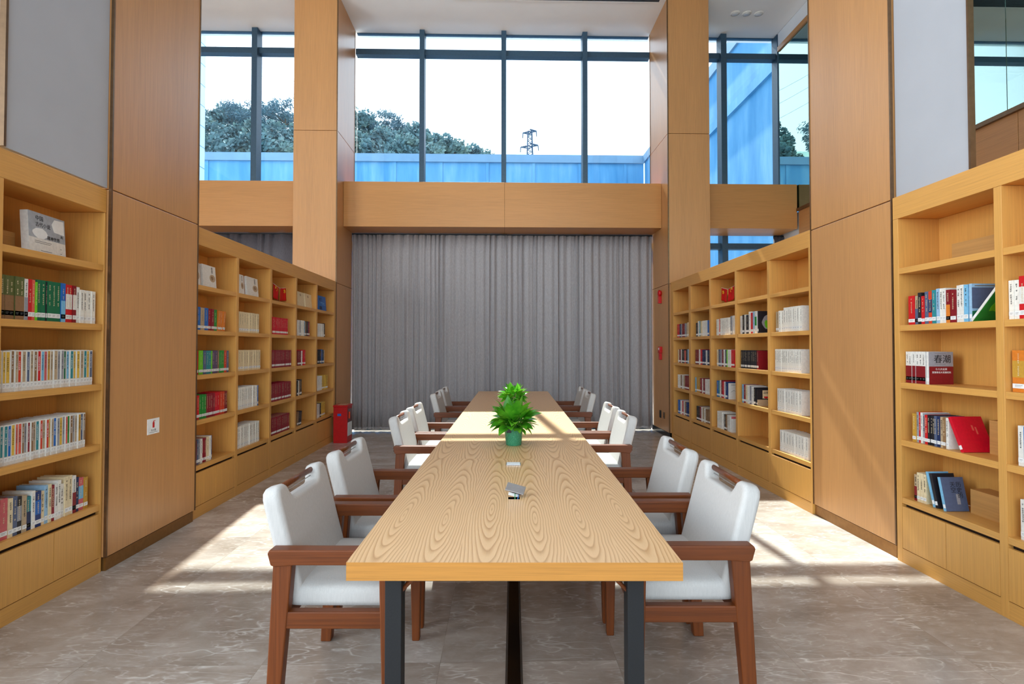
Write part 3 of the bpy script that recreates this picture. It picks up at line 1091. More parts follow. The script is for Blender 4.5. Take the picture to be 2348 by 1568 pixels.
fill('FL', 2, 1, 624, 659, [('crimson', 10, 1, .195)], indiv=False)
fill('FL', 2, 2, 623, 668, [('maroon', 12, 1, .20)], indiv=False)
fill('FL', 2, 3, 622, 668, [('maroon', 12, 1, .20)], indiv=False)
fill('FL', 2, 4, 621, 665, [('maroon', 12, 1, .20)], indiv=False)
fill('FL', 3, 1, 683, 709, [('white', 1, 1, .2), ('grey', 1, 1, .195), ('ivory', 2, 1, .2), ('sky', 1, .8, .195), ('brown', 1, .8, .19), ('black', 1, 1, .195), ('maroon', 1, .9, .195)], indiv=False)
fill('FL', 3, 2, 682, 700, [('dark red', 3, 1, .19, ), ('ivory', 1, .6, .19), ('crimson', 2, 1.1, .2)], indiv=False)
fill('FL', 3, 3, 682, 693, [('black', 1, 1, .19), ('ivory', 1, .8, .19), ('brown', 1, .8, .19), ('black', 2, .8, .2)], indiv=False)
fill('FL', 3, 4, 682, 692, [('brown', 1, 1, .18, '', -.12), ('black', 2, 1, .18, '', -.15)], indiv=False)
fill('FL', 4, 1, 730, 745, [('ivory', 4, 1, .19), ('black', 1, .7, .2)], indiv=False)
fill('FL', 4, 2, 729, 744, [('black', 2, 1, .2), ('brown', 1, .7, .19), ('blue', 1, .7, .2), ('black', 1, .8, .195), ('white', 1, .6, .19)], indiv=False)
fill('FL', 4, 3, 729, 752, [('ivory', 3, 1, .205), ('yellow', 4, 1, .205)], indiv=False)
fill('FL', 4, 4, 728, 747, [('white', 2, 1, .19), ('black', 1, .8, .195), ('yellow', 3, 1, .2)], indiv=False)
# --- far right bookcase (first bay is the farthest)
mix_a = [('red', 2, 1, .20), ('navy', 1, 1, .2), ('grey', 1, .8, .2), ('dark red', 2, 1.1, .2), ('grey', 1, 1, .2), ('tan', 1, 1, .2), ('cream', 1, 1, .21)]
mix_b = [('cream', 1, 1, .2), ('dark red', 1, 1, .205), ('white', 1, .6, .2), ('black', 2, 1, .2), ('salmon', 1, .8, .19), ('black', 1, 1, .2), ('light blue', 1, 1.2, .205)]
mix_c = [('ivory', 2, 1, .2), ('brown', 1, 1, .2), ('white', 1, 1, .2), ('tan', 1, .8, .2), ('dark red', 2, 1.3, .2)]
mix_d = [('blue', 2, .8, .2), ('ivory', 1, 1, .2), ('red', 1, 1, .2), ('white', 1, 1, .2), ('brown', 1, .8, .2), ('dark blue', 2, 1, .2)]
fill('FR', 0, 1, 1553, 1580, mix_a, indiv=False)
fill('FR', 0, 2, 1554, 1580, mix_b, indiv=False)
fill('FR', 0, 3, 1553, 1580, mix_c, indiv=False)
fill('FR', 0, 4, 1554, 1580, mix_d, indiv=False)
fill('FR', 1, 1, 1596, 1626, [('black', 1, 1.3, .19), ('white', 1, .8, .21), ('teal', 1, .6, .205), ('cream', 1, 1, .2), ('ivory', 3, 1, .205), ('blue', 1, 1, .205)], indiv=False)
fill('FR', 1, 2, 1594, 1626, [('dark red', 2, 1.2, .2), ('white', 1, .8, .205), ('red', 1, 1, .205), ('navy', 2, 1.1, .2), ('white', 1, .8, .195), ('navy', 1, 1.2, .195)], indiv=False)
fill('FR', 1, 3, 1593, 1627, [('sky', 1, .6, .2), ('gold', 1, 2.0, .2), ('maroon', 1, .7, .2), ('white', 1, .8, .195), ('dark red', 1, .8, .195), ('white', 2, 1.1, .195)], indiv=False)
fill('FR', 1, 4, 1596, 1627, [('black', 2, 1, .19), ('maroon', 1, .8, .19), ('white', 1, .6, .195), ('tan', 1, 1, .19), ('ivory', 1, .8, .185), ('brown', 2, 1.2, .185)], indiv=False)
fill('FR', 2, 1, 1643, 1684, [('ivory', 2, .9, .2), ('salmon', 1, .8, .2), ('ivory', 7, 1, .205), ('grey', 1, 1, .215), ('white', 1, 1.3, .22)], indiv=False)
fill('FR', 2, 2, 1643, 1684, [('cream', 1, 1, .205), ('slate', 1, 1, .205), ('grey', 1, .9, .205), ('dark red', 1, 1, .205), ('white', 1, .8, .205), ('navy', 1, .7, .2), ('lime', 1, .5, .205),
                              ('ivory', 2, 1, .205), ('red', 1, 1.8, .205)], indiv=False)
fill('FR', 2, 3, 1642, 1667, [('blue', 1, .9, .2), ('teal', 1, .9, .2), ('white', 1, .7, .21), ('dark red', 1, .8, .21), ('crimson', 1, .8, .2), ('white', 1, .6, .2), ('dark blue', 1, 1, .2)])
fill('FR', 2, 4, 1643, 1673, [('ivory', 3, 1, .205), ('white', 1, .9, .19), ('black', 1, .8, .19), ('brown', 1, .8, .19), ('white', 2, .9, .19)])
fill('FR', 3, 1, 1698, 1736, [('white', 1, 1.1, .205), ('black', 1, .9, .21), ('white', 1, 1, .21), ('black', 1, 1.3, .205), ('ivory', 1, .9, .235), ('red', 1, 1, .225), ('light blue', 1, 1, .235), ('white', 1, .9, .235, 'mid:green')])
fill('FR', 3, 2, 1699, 1739, [('black', 10, 1, .20), ('dark red', 1, 1.1, .20)])
fill('FR', 3, 3, 1700, 1731, [('sky', 1, .8, .20), ('maroon', 1, .8, .2), ('cream', 1, 1, .2), ('ivory', 1, 1, .2), ('grey', 1, .7, .2), ('white', 1, .9, .195), ('black', 1, .8, .185)])
fill('FR', 4, 1, 1779, 1839, [('tan', 1, 1.5, .20), ('ivory', 2, 1.1, .205), ('ivory', 8, 1, .228)])
fill('FR', 4, 2, 1776, 1836, [('ivory', 15, 1, .215)])
fill('FR', 4, 3, 1781, 1836, [('white', 9, 1, .215)])
fill('FR', 4, 4, 1786, 1850, [('white', 9, 1, .20)])
so = STUFF.build('far_shelf_books', recalc=True)
tag(so, 'small books filling the distant bays of both far bookcases', 'books', kind='stuff')


# --- books with their front cover to the room
def cover_book(case, row, px0, px1, cov, h, label, yaw=0.0, lean=0.0, deco=None, thick=0.022, lean_y=0.0, setback=0.05, width=None, group=None):
    """cover turned to the room: lies in the plane of the bookcase front"""
    side = -1 if case[1] == 'L' else 1
    plane = (XL if side < 0 else XR) + setback
    a, b = along(side, px0, plane), along(side, px1, plane)
    wd = width or abs(b - a)
    yc = (a + b) / 2
    t = .0025
    c = MB()
    # local frame: cover faces +X, width along Y, spine on the -Y side
    c.box(-t, 0, -wd / 2, wd / 2, 0, h, 'cover ' + cov)
    c.box(-thick, -thick + t, -wd / 2, wd / 2, 0, h, 'cover ' + cov)
    c.box(-thick + t, -t, -wd / 2, -wd / 2 + t, 0, h, 'cover ' + cov)
    o = c.build('book')
    MB().box(-thick + t, -t, -wd / 2 + t, wd / 2 - .003, .003, h - .003, 'page_paper').build('pages', o)
    rz = 0 if side < 0 else PI
    o.matrix_world = Matrix.Translation((side * plane, yc, ZT[row] + .001)) @ Matrix.Rotation(rz + yaw, 4, 'Z') @ Matrix.Rotation(lean, 4, 'Y') @ Matrix.Rotation(lean_y, 4, 'X')
    if deco: deco(o, wd, h)
    tag(o, label, 'book', group)
    return o


def TXC(u, z, h=0):
    """text on a +X facing cover: u along +Y from the cover centre, z up"""
    return Matrix(((0, 0, 1, 0.0006 + h), (1, 0, 0, u), (0, 1, 0, z), (0, 0, 0, 1)))


def blob(rx, rz, n=22, wav=0.0):
    return [((1 + wav * math.sin(i * 5.1)) * rx * math.cos(2 * PI * i / n), (1 + wav * math.sin(i * 3.7)) * rz * math.sin(2 * PI * i / n)) for i in range(n)]


plain('print tan', (186, 160, 128), 0.6)
plain('print grey', (168, 172, 178), 0.6)


def deco_big(o, w, h):
    m = MB().box(0, .0004, -w / 2, w / 2, h * .38, h, 'print grey')
    m.build('printed_band', o)
    p = blob(w * .2, h * .13, 20, .06)
    MB().prism([(a - w * .2, b + h * .5) for a, b in p], .0004, .0008, 'X', 'sticker_white').build('printed_picture', o)
    p = [(w * .12, h * .8), (w * .18, h * .62), (w * .47, h * .6), (w * .47, h * .96), (w * .2, h * .94)]
    MB().prism(p, .0004, .0008, 'X', 'sticker_white').build('printed_picture', o)
    text_mesh('cover_title', '中国', h * .13, 'ink_black', o, TXC(-w * .32, h * .82, .0004))
    text_mesh('cover_title', '古代小说', h * .12, 'ink_black', o, TXC(-w * .32, h * .67, .0004))
    text_mesh('cover_title', '的', h * .085, 'ink_black', o, TXC(w * .36, h * .51, .0008))
    text_mesh('cover_title', '精神世界', h * .105, 'ink_black', o, TXC(-w * .02, h * .40, .0008))
    m = MB()
    for i, (a, b, z) in enumerate(((-.35, .1, .3), (-.35, .06, .26), (.34, .38, .22), (.34, .38, .1), (-.2, .1, .08))):
        m.box(.0004, .0007, w * a, w * b, h * z, h * (z + .012), 'ink_grey')
    m.build('cover_print', o)


cover_book('NL', 0, 58, 154, 'white', .232, 'large grey and white cover-out book alone on the top left shelf', yaw=.10, lean=-.06, deco=deco_big, thick=.04, setback=.07)


def deco_white(o, w, h):
    p = blob(w * .22, h * .17)
    MB().prism([(a + w * .22, b + h * .45) for a, b in p], 0, .0004, 'X', 'print tan').build('printed_picture', o)
    p = blob(w * .1, h * .09, 12, .2)
    MB().prism([(a + w * .2, b + h * .46) for a, b in p], .0004, .0007, 'X', 'cover brown').build('printed_picture', o)
    m = MB()
    for i in range(4):
        m.box(0, .0004, w * .17, w * .27, h * (.9 - i * .07), h * (.94 - i * .07), 'ink_black')
    m.build('cover_title', o)


def deco_cream(o, w, h):
    p = blob(w * .12, h * .09)
    MB().prism([(a - w * .05, b + h * .8) for a, b in p], 0, .0004, 'X', 'print tan').build('printed_picture', o)


def deco_blue(o, w, h):
    text_mesh('cover_title', '舵手', h * .26, 'ink_black', o, TXC(-w * .36, h * .66))
    m = MB()
    m.box(0, .0004, -w * .2, w * .3, h * .52, h * .56, 'cover sky').box(0, .0004, 0, w * .4, h * .42, h * .45, 'cover sky')
    m.box(0, .0004, -w * .35, -w * .05, h * .08, h * .3, 'cover navy')
    m.build('cover_print', o)


cover_book('FL', 0, 444, 455, 'white', .20, 'white cover-out book half hidden by the left column, top shelf', yaw=.08, lean=-.08, deco=deco_white, width=.14)
cover_book('FL', 0, 464, 497, 'white', .20, 'white cover-out book with round brown picture, first bay, far left bookcase', yaw=.05, lean=-.08, deco=deco_white)
cover_book('FL', 0, 545, 561, 'white', .20, 'white cover-out book at left of second bay, top shelf, far left bookcase', yaw=.05, lean=-.08, deco=deco_white, width=.14)
cover_book('FL', 0, 565, 594, 'white', .20, 'white cover-out book at right of second bay, top shelf, far left bookcase', yaw=.05, lean=-.08, deco=deco_white)
cover_book('FL', 0, 683, 698, 'cream', .19, 'left of two cream cover-out books in fourth bay, top shelf, far left', yaw=.03, lean=-.08, deco=deco_cream)
cover_book('FL', 0, 699.5, 716, 'cream', .19, 'right of two cream cover-out books in fourth bay, top shelf, far left', yaw=.03, lean=-.08, deco=deco_cream)
cover_book('FL', 0, 730.5, 748, 'blue', .215, 'bright blue cover-out book in the last bay, top shelf, far left bookcase', lean=-.08, deco=deco_blue)


# --- books turned so the cover faces the camera (right side)
def facing_book(x0, x1, y, z, cov, h, label, lean=0.0, deco=None, thick=0.02, spine=None, group=None, yaw=0.0):
    """cover faces -Y; spine on the -X side; lean tips the top away from the camera"""
    w = x1 - x0
    t = .0025
    c = MB()
    c.box(0, w, 0, t, 0, h, 'cover ' + cov).box(0, w, thick - t, thick, 0, h, 'cover ' + cov)
    c.box(0, t, t, thick - t, 0, h, 'cover ' + (spine or cov))
    o = c.build('book')
    MB().box(t, w - .003, t, thick - t, .003, h - .003, 'page_paper').build('pages', o)
    MB().box(-.0005, 0, .001, thick - .001, h * .09, h * .2, 'sticker_white').build('spine_label', o)
    o.matrix_world = Matrix.Translation((x0, y, z)) @ Matrix.Rotation(yaw, 4, 'Z') @ Matrix.Rotation(-lean, 4, 'X')
    if deco: deco(o, w, h)
    tag(o, label, 'book', group)
    return o


def TXY(u, z, e=0):
    return Matrix(((1, 0, 0, u), (0, 0, -1, -0.0006 - e), (0, 1, 0, z), (0, 0, 0, 1)))


X0 = XR + .03


def yb(px):
    return along(1, px, X0)


def deco_tide(o, w, h):
    MB().box(0.0005, w, -.0004, 0, 0, h * .55, 'cover dark red').build('printed_band', o)
    text_mesh('cover_title', '春潮', h * .27, 'ink_black', o, TXY(w * .2, h * .68))
    text_mesh('cover_title', '十八大以来', h * .075, 'sticker_white', o, TXY(w * .25, h * .44, .0004))
    text_mesh('cover_title', '党领事业大发展纪实', h * .066, 'sticker_white', o, TXY(w * .12, h * .345, .0004))
    MB().box(w * .25, w * .7, -.0005, 0, h * .94, h * .95, 'ink_grey').box(w * .25, w * .7, -.0005, 0, h * .62, h * .63, 'ink_grey').build('cover_print', o)


facing_book(X0, X0 + .155, yb(2122) - .024, ZT[2], 'grey', .205, 'grey and dark red cover facing out beside six matching spines', deco=deco_tide, thick=.022, spine='white')


def deco_land(o, w, h):
    MB().box(0, w, -.0004, 0, h * .35, h * .9, 'cover slate').build('printed_band', o)
    p = [(w * .0, h * .02), (w * .98, h * .02), (w * .98, h * .75), (w * .6, h * .42), (w * .3, h * .3), (0, h * .28)]
    MB().prism(p, -.0008, -.0004, 'Y', 'cover dark green').build('printed_picture', o)
    p = [(w * .35, h * .3), (w * .9, h * .45), (w * .96, h * .8), (w * .6, h * .5)]
    MB().prism(p, -.0011, -.0008, 'Y', 'cover lime').build('printed_picture', o)
    MB().box(w * .1, w * .8, -.0005, 0, h * .93, h * .96, 'ink_grey').build('cover_print', o)


facing_book(X0, X0 + .17, yb(2223) - .02, ZT[1], 'light blue', .218, 'slate landscape cover facing out behind the diagonally leaning book', deco=deco_land, thick=.018)
# thin book with a white spine leaning across it
c = MB()
c.box(0, .15, -.007, .007, 0, .235, 'cover white').box(.002, .15, -.0076, -.007, 0, .235, 'cover green')
c.prism([(a_ + .08, b_ + .12) for a_, b_ in blob(.04, .05, 14, .2)], -.0082, -.0076, 'Y', 'cover lime')
wl = c.build('book')
MB().box(.003, .1505, -.005, .005, .003, .2355, 'page_paper').build('pages', wl)
MB().box(-.0006, 0, -.0068, .0068, .02, .045, 'sticker_white').build('spine_label', wl)
wl.matrix_world = Matrix.Translation((X0 - .012, yb(2231) - .006, ZT[1] + .006)) @ Matrix.Rotation(.72, 4, 'X')
tag(wl, 'thin book with white spine and green cover leaning diagonally on second right shelf', 'book')


def deco_none(o, w, h):
    m = MB()
    m.box(w * .55, w * .6, -.0004, 0, h * .6, h * .75, 'cover salmon').box(w * .65, w * .7, -.0004, 0, h * .5, h * .7, 'cover salmon')
    m.build('cover_print', o)


facing_book(X0 + .0, X0 + .185, yb(2206), ZT[3] + .003, 'crimson', .215, 'large red book leaning back against the row, fourth right shelf', lean=-.42 * -1, deco=deco_none, thick=.02)


def deco_sky(o, w, h):
    text_mesh('cover_title', '天\n空', h * .17, 'ink_black', o, TXY(w * .36, h * .72), spacing=.95)
    text_mesh('cover_title', '历\n史\n的', h * .17, 'ink_black', o, TXY(w * .62, h * .72), spacing=.95)
    MB().box(-.0004, 0, .0, .02, 0, h, 'cover sky').build('spine_band', o)
    MB().box(w * .55, w * .7, -.0004, 0, h * .2, h * .5, 'cover grey').build('cover_print', o)


facing_book(X0 + .0, X0 + .14, yb(2164), ZT[4] + .003, 'slate', .20, 'grey-blue cover with black title leaning on the bottom right shelf', lean=.22, deco=deco_sky, thick=.018)
facing_book(X0 + .0, X0 + .14, yb(2146), ZT[4] + .003, 'black', .21, 'black book with yellow mark leaning behind the grey-blue cover', lean=.24, thick=.02)
facing_book(X0 + .0, X0 + .13, yb(2139), ZT[4] + .003, 'sky', .215, 'pale blue and black book leaning behind the black one', lean=.26, thick=.018)


def deco_green(o, w, h):
    p = blob(w * .3, h * .34, 18, .1)
    MB().prism([(a + w * .5, b + h * .5) for a, b in p], -.0004, 0, 'Y', 'cover grey').build('printed_picture', o)
    p = blob(w * .2, h * .2, 12, .2)
    MB().prism([(a + w * .5, b + h * .4) for a, b in p], -.0008, -.0004, 'Y', 'cover lime').build('printed_picture', o)


def deco_whitec(o, w, h):
    m = MB().box(w * .2, w * .75, -.0004, 0, h * .88, h * .91, 'ink_grey')
    m.tube((w * .2, -.0003, h * .45), (w * .45, -.0003, h * .55), .0015, 'ink_black', 4).tube((w * .45, -.0003, h * .55), (w * .8, -.0003, h * .4), .0015, 'ink_black', 4)
    m.build('cover_print', o)


def deco_story(o, w, h):
    MB().box(0, w, -.0004, 0, 0, h * .38, 'cover tan').build('printed_band', o)
    MB().box(w * .35, w * .8, -.0005, 0, h * .45, h * .95, 'cover cream').build('printed_picture', o)
    text_mesh('cover_title', '战略', h * .17, 'ink_black', o, TXY(w * .4, h * .74, .0003))
    MB().prism([(a + w * .58, b + h * .52) for a, b in blob(w * .16, h * .06, 12, .2)], -.0009, -.0005, 'Y', 'cover red').build('printed_picture', o)


def deco_greenw(o, w, h):
    MB().box(0, w, -.0004, 0, h * .86, h, 'cover pink').build('printed_band', o)
    MB().prism([(a + w * .75, b + h * .1) for a, b in blob(w * .2, h * .09, 12, .2)], -.0008, -.0004, 'Y', 'cover green').build('printed_picture', o)
    MB().prism([(a + w * .85, b + h * .6) for a, b in blob(w * .1, h * .09, 12, .2)], -.0008, -.0004, 'Y', 'cover lime').build('printed_picture', o)


def ybf(px):
    return along(1, px, X0)


facing_book(X0, X0 + .20, ybf(1737) - .024, ZT[1], 'black', .232, 'dark cover with bright green design, second shelf, far right bookcase', deco=deco_green, thick=.018)
facing_book(X0, X0 + .13, ybf(1668.5) - .022, ZT[3], 'white', .19, 'white cover with thin drawn line facing out, third bay, far right', deco=deco_whitec, thick=.018)
facing_book(X0, X0 + .16, ybf(1733) - .02, ZT[3], 'black', .17, 'dark cover with cream title panel facing out, fourth shelf, far right', deco=deco_story, thick=.018)
facing_book(X0, X0 + .13, ybf(1674) - .02, ZT[4], 'white', .185, 'white cover with pink top and green leaf, bottom shelf, far right', deco=deco_greenw, thick=.014)


# wooden book rests and cartons in the shelves
def carton(x0, x1, y0, y1, z, h, label, mat='box_wood'):
    r = empty('storage_box', ((x0 + x1) / 2, (y0 + y1) / 2, z))
    T = Matrix.Translation((-(x0 + x1) / 2, -(y0 + y1) / 2, 0))
    m = MB()
    a, b, c_, d = min(x0, x1), max(x0, x1), y0, y1
    m.box(a, b, c_, c_ + .006, 0, h, mat, T).box(a, b, d - .006, d, 0, h, mat, T).box(a, a + .006, c_ + .006, d - .006, 0, h, mat, T)
    m.box(b - .006, b, c_ + .006, d - .006, 0, h, mat, T).box(a + .006, b - .006, c_ + .006, d - .006, 0, .006, mat, T)
    m.build('box_body', r)
    MB().box(a, b, c_, d, h, h + .004, mat, T).build('lid', r)
    tag(r, label, 'box')


carton(XR + .16, XR + .275, 2.83, 3.2, ZT[0], .115, 'low wooden box at the back of the top right foreground shelf')
carton(XR + .16, XR + .275, 4.47, 4.62, ZT[0], .10, 'small wooden box on the top shelf beside the right column')
carton(XR + .16, XR + .275, 5.18, 5.33, ZT[0], .10, 'small wooden box on the top shelf, fourth bay, far right bookcase')
carton(XR + .12, XR + .27, 2.765, 2.85, ZT[2], .13, 'brown box with dark opening at the third right foreground shelf')
carton(XR + .16, XR + .275, 2.77, 2.97, ZT[3], .19, 'brown box behind the large red leaning book')
carton(XR + .16, XR + .275, 2.77, 3.1, ZT[4], .14, 'brown box at the back of the bottom right foreground shelf')
carton(XR + .14, XR + .27, 5.18, 5.28, ZT[4], .13, 'brown box in the empty bottom compartment, far right bookcase')
carton(-XL - .27, -XL - .14, 2.73, 2.93, ZT[0], .10, 'small wooden box behind the large grey and white book')


# --- table flags
def star(cx, cz, r, rot=0):
    return [(cx + (r if i % 2 == 0 else r * .4) * math.sin(rot + i * PI / 5), cz + (r if i % 2 == 0 else r * .4) * math.cos(rot + i * PI / 5)) for i in range(10)]


def flag_stand(side, xf, y, z, label):
    r = empty('flag_stand', (side * (xf + .12), y, z), 0 if side < 0 else PI)
    # local: +X to the room, Y along shelf
    b = MB().lathe([(0, 0), (.032, 0), (.032, .004), (.012, .009), (0, .010)], 'gold_metal', 20)
    b.build('base', r, smooth=True)
    MB().tube((0, 0, .009), (0, 0, .185), .0028, 'gold_metal').build('pole', r)
    for k, s in enumerate((-1, 1)):
        arm = MB().tube((0, 0, .183), (0, s * .185, .222 if s < 0 else .205), .0028, 'plastic_white', 8)
        arm.build('flag_arm', r)
        # hanging flag: two rows of folds
        n, mrow = 9, 8
        vs, fs = [], []
        for j in range(mrow + 1):
            for i in range(n + 1):
                u, v = i / n, j / mrow
                yy = s * (.022 + u * .155 - v * (.02 if s > 0 else -.03) * (1 - u) + v * .012 * (u - .5))
                zz = (.186 + (.036 if s < 0 else .019) * u) - v * (.158)
                xx = .010 * math.sin(u * 7 + k) * (.3 + v) * .6
                vs.append((xx, yy, zz))
        for j in range(mrow):
            for i in range(n):
                fs.append((j * (n + 1) + i, j * (n + 1) + i + 1, (j + 1) * (n + 1) + i + 1, (j + 1) * (n + 1) + i))
        fl = MB().add(vs, fs, 'flag_red').build('flag', r, smooth=True, recalc=False)
        so_ = fl.modifiers.new('thick', 'SOLIDIFY')
        so_.thickness = .001
        e = MB()
        nat = (s < 0 and side < 0) or (s > 0 and side > 0)
        nat = (s > 0) if side > 0 else (s < 0)
        if nat:
            for (cy, cz, rr) in ((.135, .178, .022), (.105, .190, .008), (.092, .172, .008), (.094, .154, .008), (.108, .142, .008)):
                e.prism(star(s * cy, cz, rr), .011, .013, 'X', 'flag_yellow')
        else:
            for i in range(9):
                t0, t1 = -1.2 + i * .38, -1.2 + (i + 1) * .38
                e.tube((.013, s * .11 + .02 * math.cos(t0), .155 + .02 * math.sin(t0)), (.013, s * .11 + .02 * math.cos(t1), .155 + .02 * math.sin(t1)), .003, 'flag_yellow', 6)
            e.tube((.013, s * .11 - .016, .139), (.013, s * .11 + .016, .171), .003, 'flag_yellow', 6)
            e.tube((.013, s * .11 - .018, .162), (.013, s * .11 - .004, .176), .004, 'flag_yellow', 6)
        e.build('emblem', r)
    tag(r, label, 'flag stand', 'pairs of small red table flags')


flag_stand(-1, XL, along(-1, 640, XL + .12), ZT[0], 'pair of small red flags on a gold stand, far left bookcase')
flag_stand(1, XR, along(1, 1670, XR + .12), ZT[0], 'pair of small red flags on a gold stand, far right bookcase')

# ------------------------------------------------------------------ table
TA = math.atan(0.0243)
TX0, TY0, TL, TWD = 0.045, 1.652, 6.37, 1.055


def txc(y):
    return TX0 + (y - TY0) * 0.0243


table = empty('reading_table', (TX0, TY0, 0), -TA)
# tabletop with two cut-outs for the sockets at local y
HOLES = [(0.055, 0.70, .052, .036)]
top = MB()
hx, hy, hw, hd = HOLES[0]
hx = 0.0
zt0, zt1 = .693, .75
W2 = TWD / 2
for (a, b, c_, d) in ((-W2, W2, 0, hy - hd / 2), (-W2, hx - hw / 2, hy - hd / 2, hy + hd / 2), (hx + hw / 2, W2, hy - hd / 2, hy + hd / 2), (-W2, W2, hy + hd / 2, TL)):
    top.add([(a, c_, zt1), (b, c_, zt1), (b, d, zt1), (a, d, zt1)], [(0, 1, 2, 3)], 'ash_cathedral')
    top.add([(a, c_, zt0), (b, c_, zt0), (b, d, zt0), (a, d, zt0)], [(3, 2, 1, 0)], 'oak_board_y')
top.add([(-W2, 0, zt0), (W2, 0, zt0), (W2, 0, zt1), (-W2, 0, zt1)], [(0, 1, 2, 3)], 'oak_edge')
top.add([(-W2, TL, zt0), (W2, TL, zt0), (W2, TL, zt1), (-W2, TL, zt1)], [(3, 2, 1, 0)], 'oak_edge')
top.add([(W2, 0, zt0), (W2, TL, zt0), (W2, TL, zt1), (W2, 0, zt1)], [(0, 1, 2, 3)], 'oak_board_y')
top.add([(-W2, 0, zt0), (-W2, TL, zt0), (-W2, TL, zt1), (-W2, 0, zt1)], [(3, 2, 1, 0)], 'oak_board_y')
a, b, c_, d = hx - hw / 2, hx + hw / 2, hy - hd / 2, hy + hd / 2
for q in ([(a, c_), (b, c_)], [(b, c_), (b, d)], [(b, d), (a, d)], [(a, d), (a, c_)]):
    top.add([(q[0][0], q[0][1], zt0), (q[1][0], q[1][1], zt0), (q[1][0], q[1][1], zt1), (q[0][0], q[0][1], zt1)], [(0, 1, 2, 3)], 'black_gloss')
top.build('tabletop', table, recalc=False)
MB().box(a - .01, b + .01, c_ - .01, d + .01, zt0 - .05, zt0 - .001, 'black_gloss').build('socket_well', table)
for yy in (0.13, 2.02, 2.24, 4.13, 4.35, 6.2):
    for s in (-1, 1):
        MB().box(s * .375, s * .43, yy - .03, yy + .03, 0, zt0, 'black_metal').build('leg', table, bevel=.002)
    MB().box(-.375, .375, yy - .02, yy + .02, zt0 - .05, zt0, 'black_metal').build('crossbar', table)
for s in (-1, 1):
    MB().box(s * .39, s * .415, .16, 6.17, zt0 - .04, zt0 - .0005, 'black_metal').build('side_rail', table)
    MB().tube((s * .385, .13, .60), (s * .33, .13, .655), .007, 'walnut').build('brace', table)
tag(table, 'long light ash reading table with bold oval grain and black legs', 'table')

cc = MB().prism([(-.038, 0), (.038, 0), (.028, .014), (-.028, .014)], .12, 6.3, 'Y', 'black_gloss')
cc = cc.build('cable_cover', loc=(TX0 + .0, TY0, 0))
cc.rotation_euler = (0, 0, -TA)
tag(cc, 'black cable cover strip running along the floor beneath the table', 'cable cover')


def on_table(lx, ly):
    v = Matrix.Rotation(-TA, 4, 'Z') @ Vector((lx, ly, 0))
    return (TX0 + v.x, TY0 + v.y, .75)


# closed socket plate
sp_ = empty('table_socket', on_table(-.002, 1.37), -TA)
MB().box(-.042, .042, -.028, .028, 0.0, .006, 'steel').build('socket_frame', sp_, bevel=.0015)
MB().box(-.038, .038, -.024, .024, .006, .009, 'plastic_white').build('flap_lid', sp_, bevel=.0015)
tag(sp_, 'closed white flush socket plate on the table nearer the plants', 'socket', 'table sockets')
sp_ = empty('table_socket', on_table(.0, hy), -TA)
T = Matrix.Translation((.006, .03, .030)) @ Matrix.Rotation(R_(-14), 4, 'Z') @ Matrix.Rotation(R_(22), 4, 'X') @ Matrix.Rotation(R_(14), 4, 'Y')
MB().box(-.043, .043, -.028, .028, 0, .008, 'steel', T).build('lifted_frame', sp_, bevel=.0015)
MB().box(-.026, .022, -.018, .018, -.026, -.001, 'plastic_white', T).build('socket_block', sp_, bevel=.002)
MB().tube((0.004, .004, -.03), (.004, .018, .02), .0018, 'cable_green', 8).build('cable', sp_)
MB().tube((0.012, -.006, -.03), (.022, .012, .02), .0018, 'cable_blue', 8).build('cable', sp_)
tag(sp_, 'pulled-out table socket with wires above its dark hole', 'socket', 'table sockets')


# ------------------------------------------------------------------ potted plants
def leaf_mesh(m, base, direction, length, width, curl, roll, mat):
    d = Vector(direction).normalized()
    side = d.cross(Vector((0, 0, 1)))
    if side.length < .05: side = Vector((1, 0, 0))
    side.normalize()
    up = side.cross(d).normalized()
    side = (Matrix.Rotation(roll, 3, d) @ side)
    up = side.cross(d).normalized()
    n = 7
    vs, fs = [], []
    p = Vector(base)
    dirv = d.copy()
    for i in range(n + 1):
        t = i / n
        w = width * (math.sin(PI * min(1, t * 1.02) ** .72) ** .85) * (1 - .15 * t) if 0 < t < 1 else 0.0006
        nrm = side.cross(dirv).normalized()
        vs += [p - side * w * .5 + nrm * w * .16, p, p + side * w * .5 + nrm * w * .16]
        p = p + dirv * (length / n)
        dirv = (dirv + Vector((0, 0, -curl / n)) * 1.0).normalized()
    for i in range(n):
        for k in range(2):
            a = i * 3 + k
            fs.append((a, a + 1, a + 4, a + 3))
    m.add(vs, fs, mat)


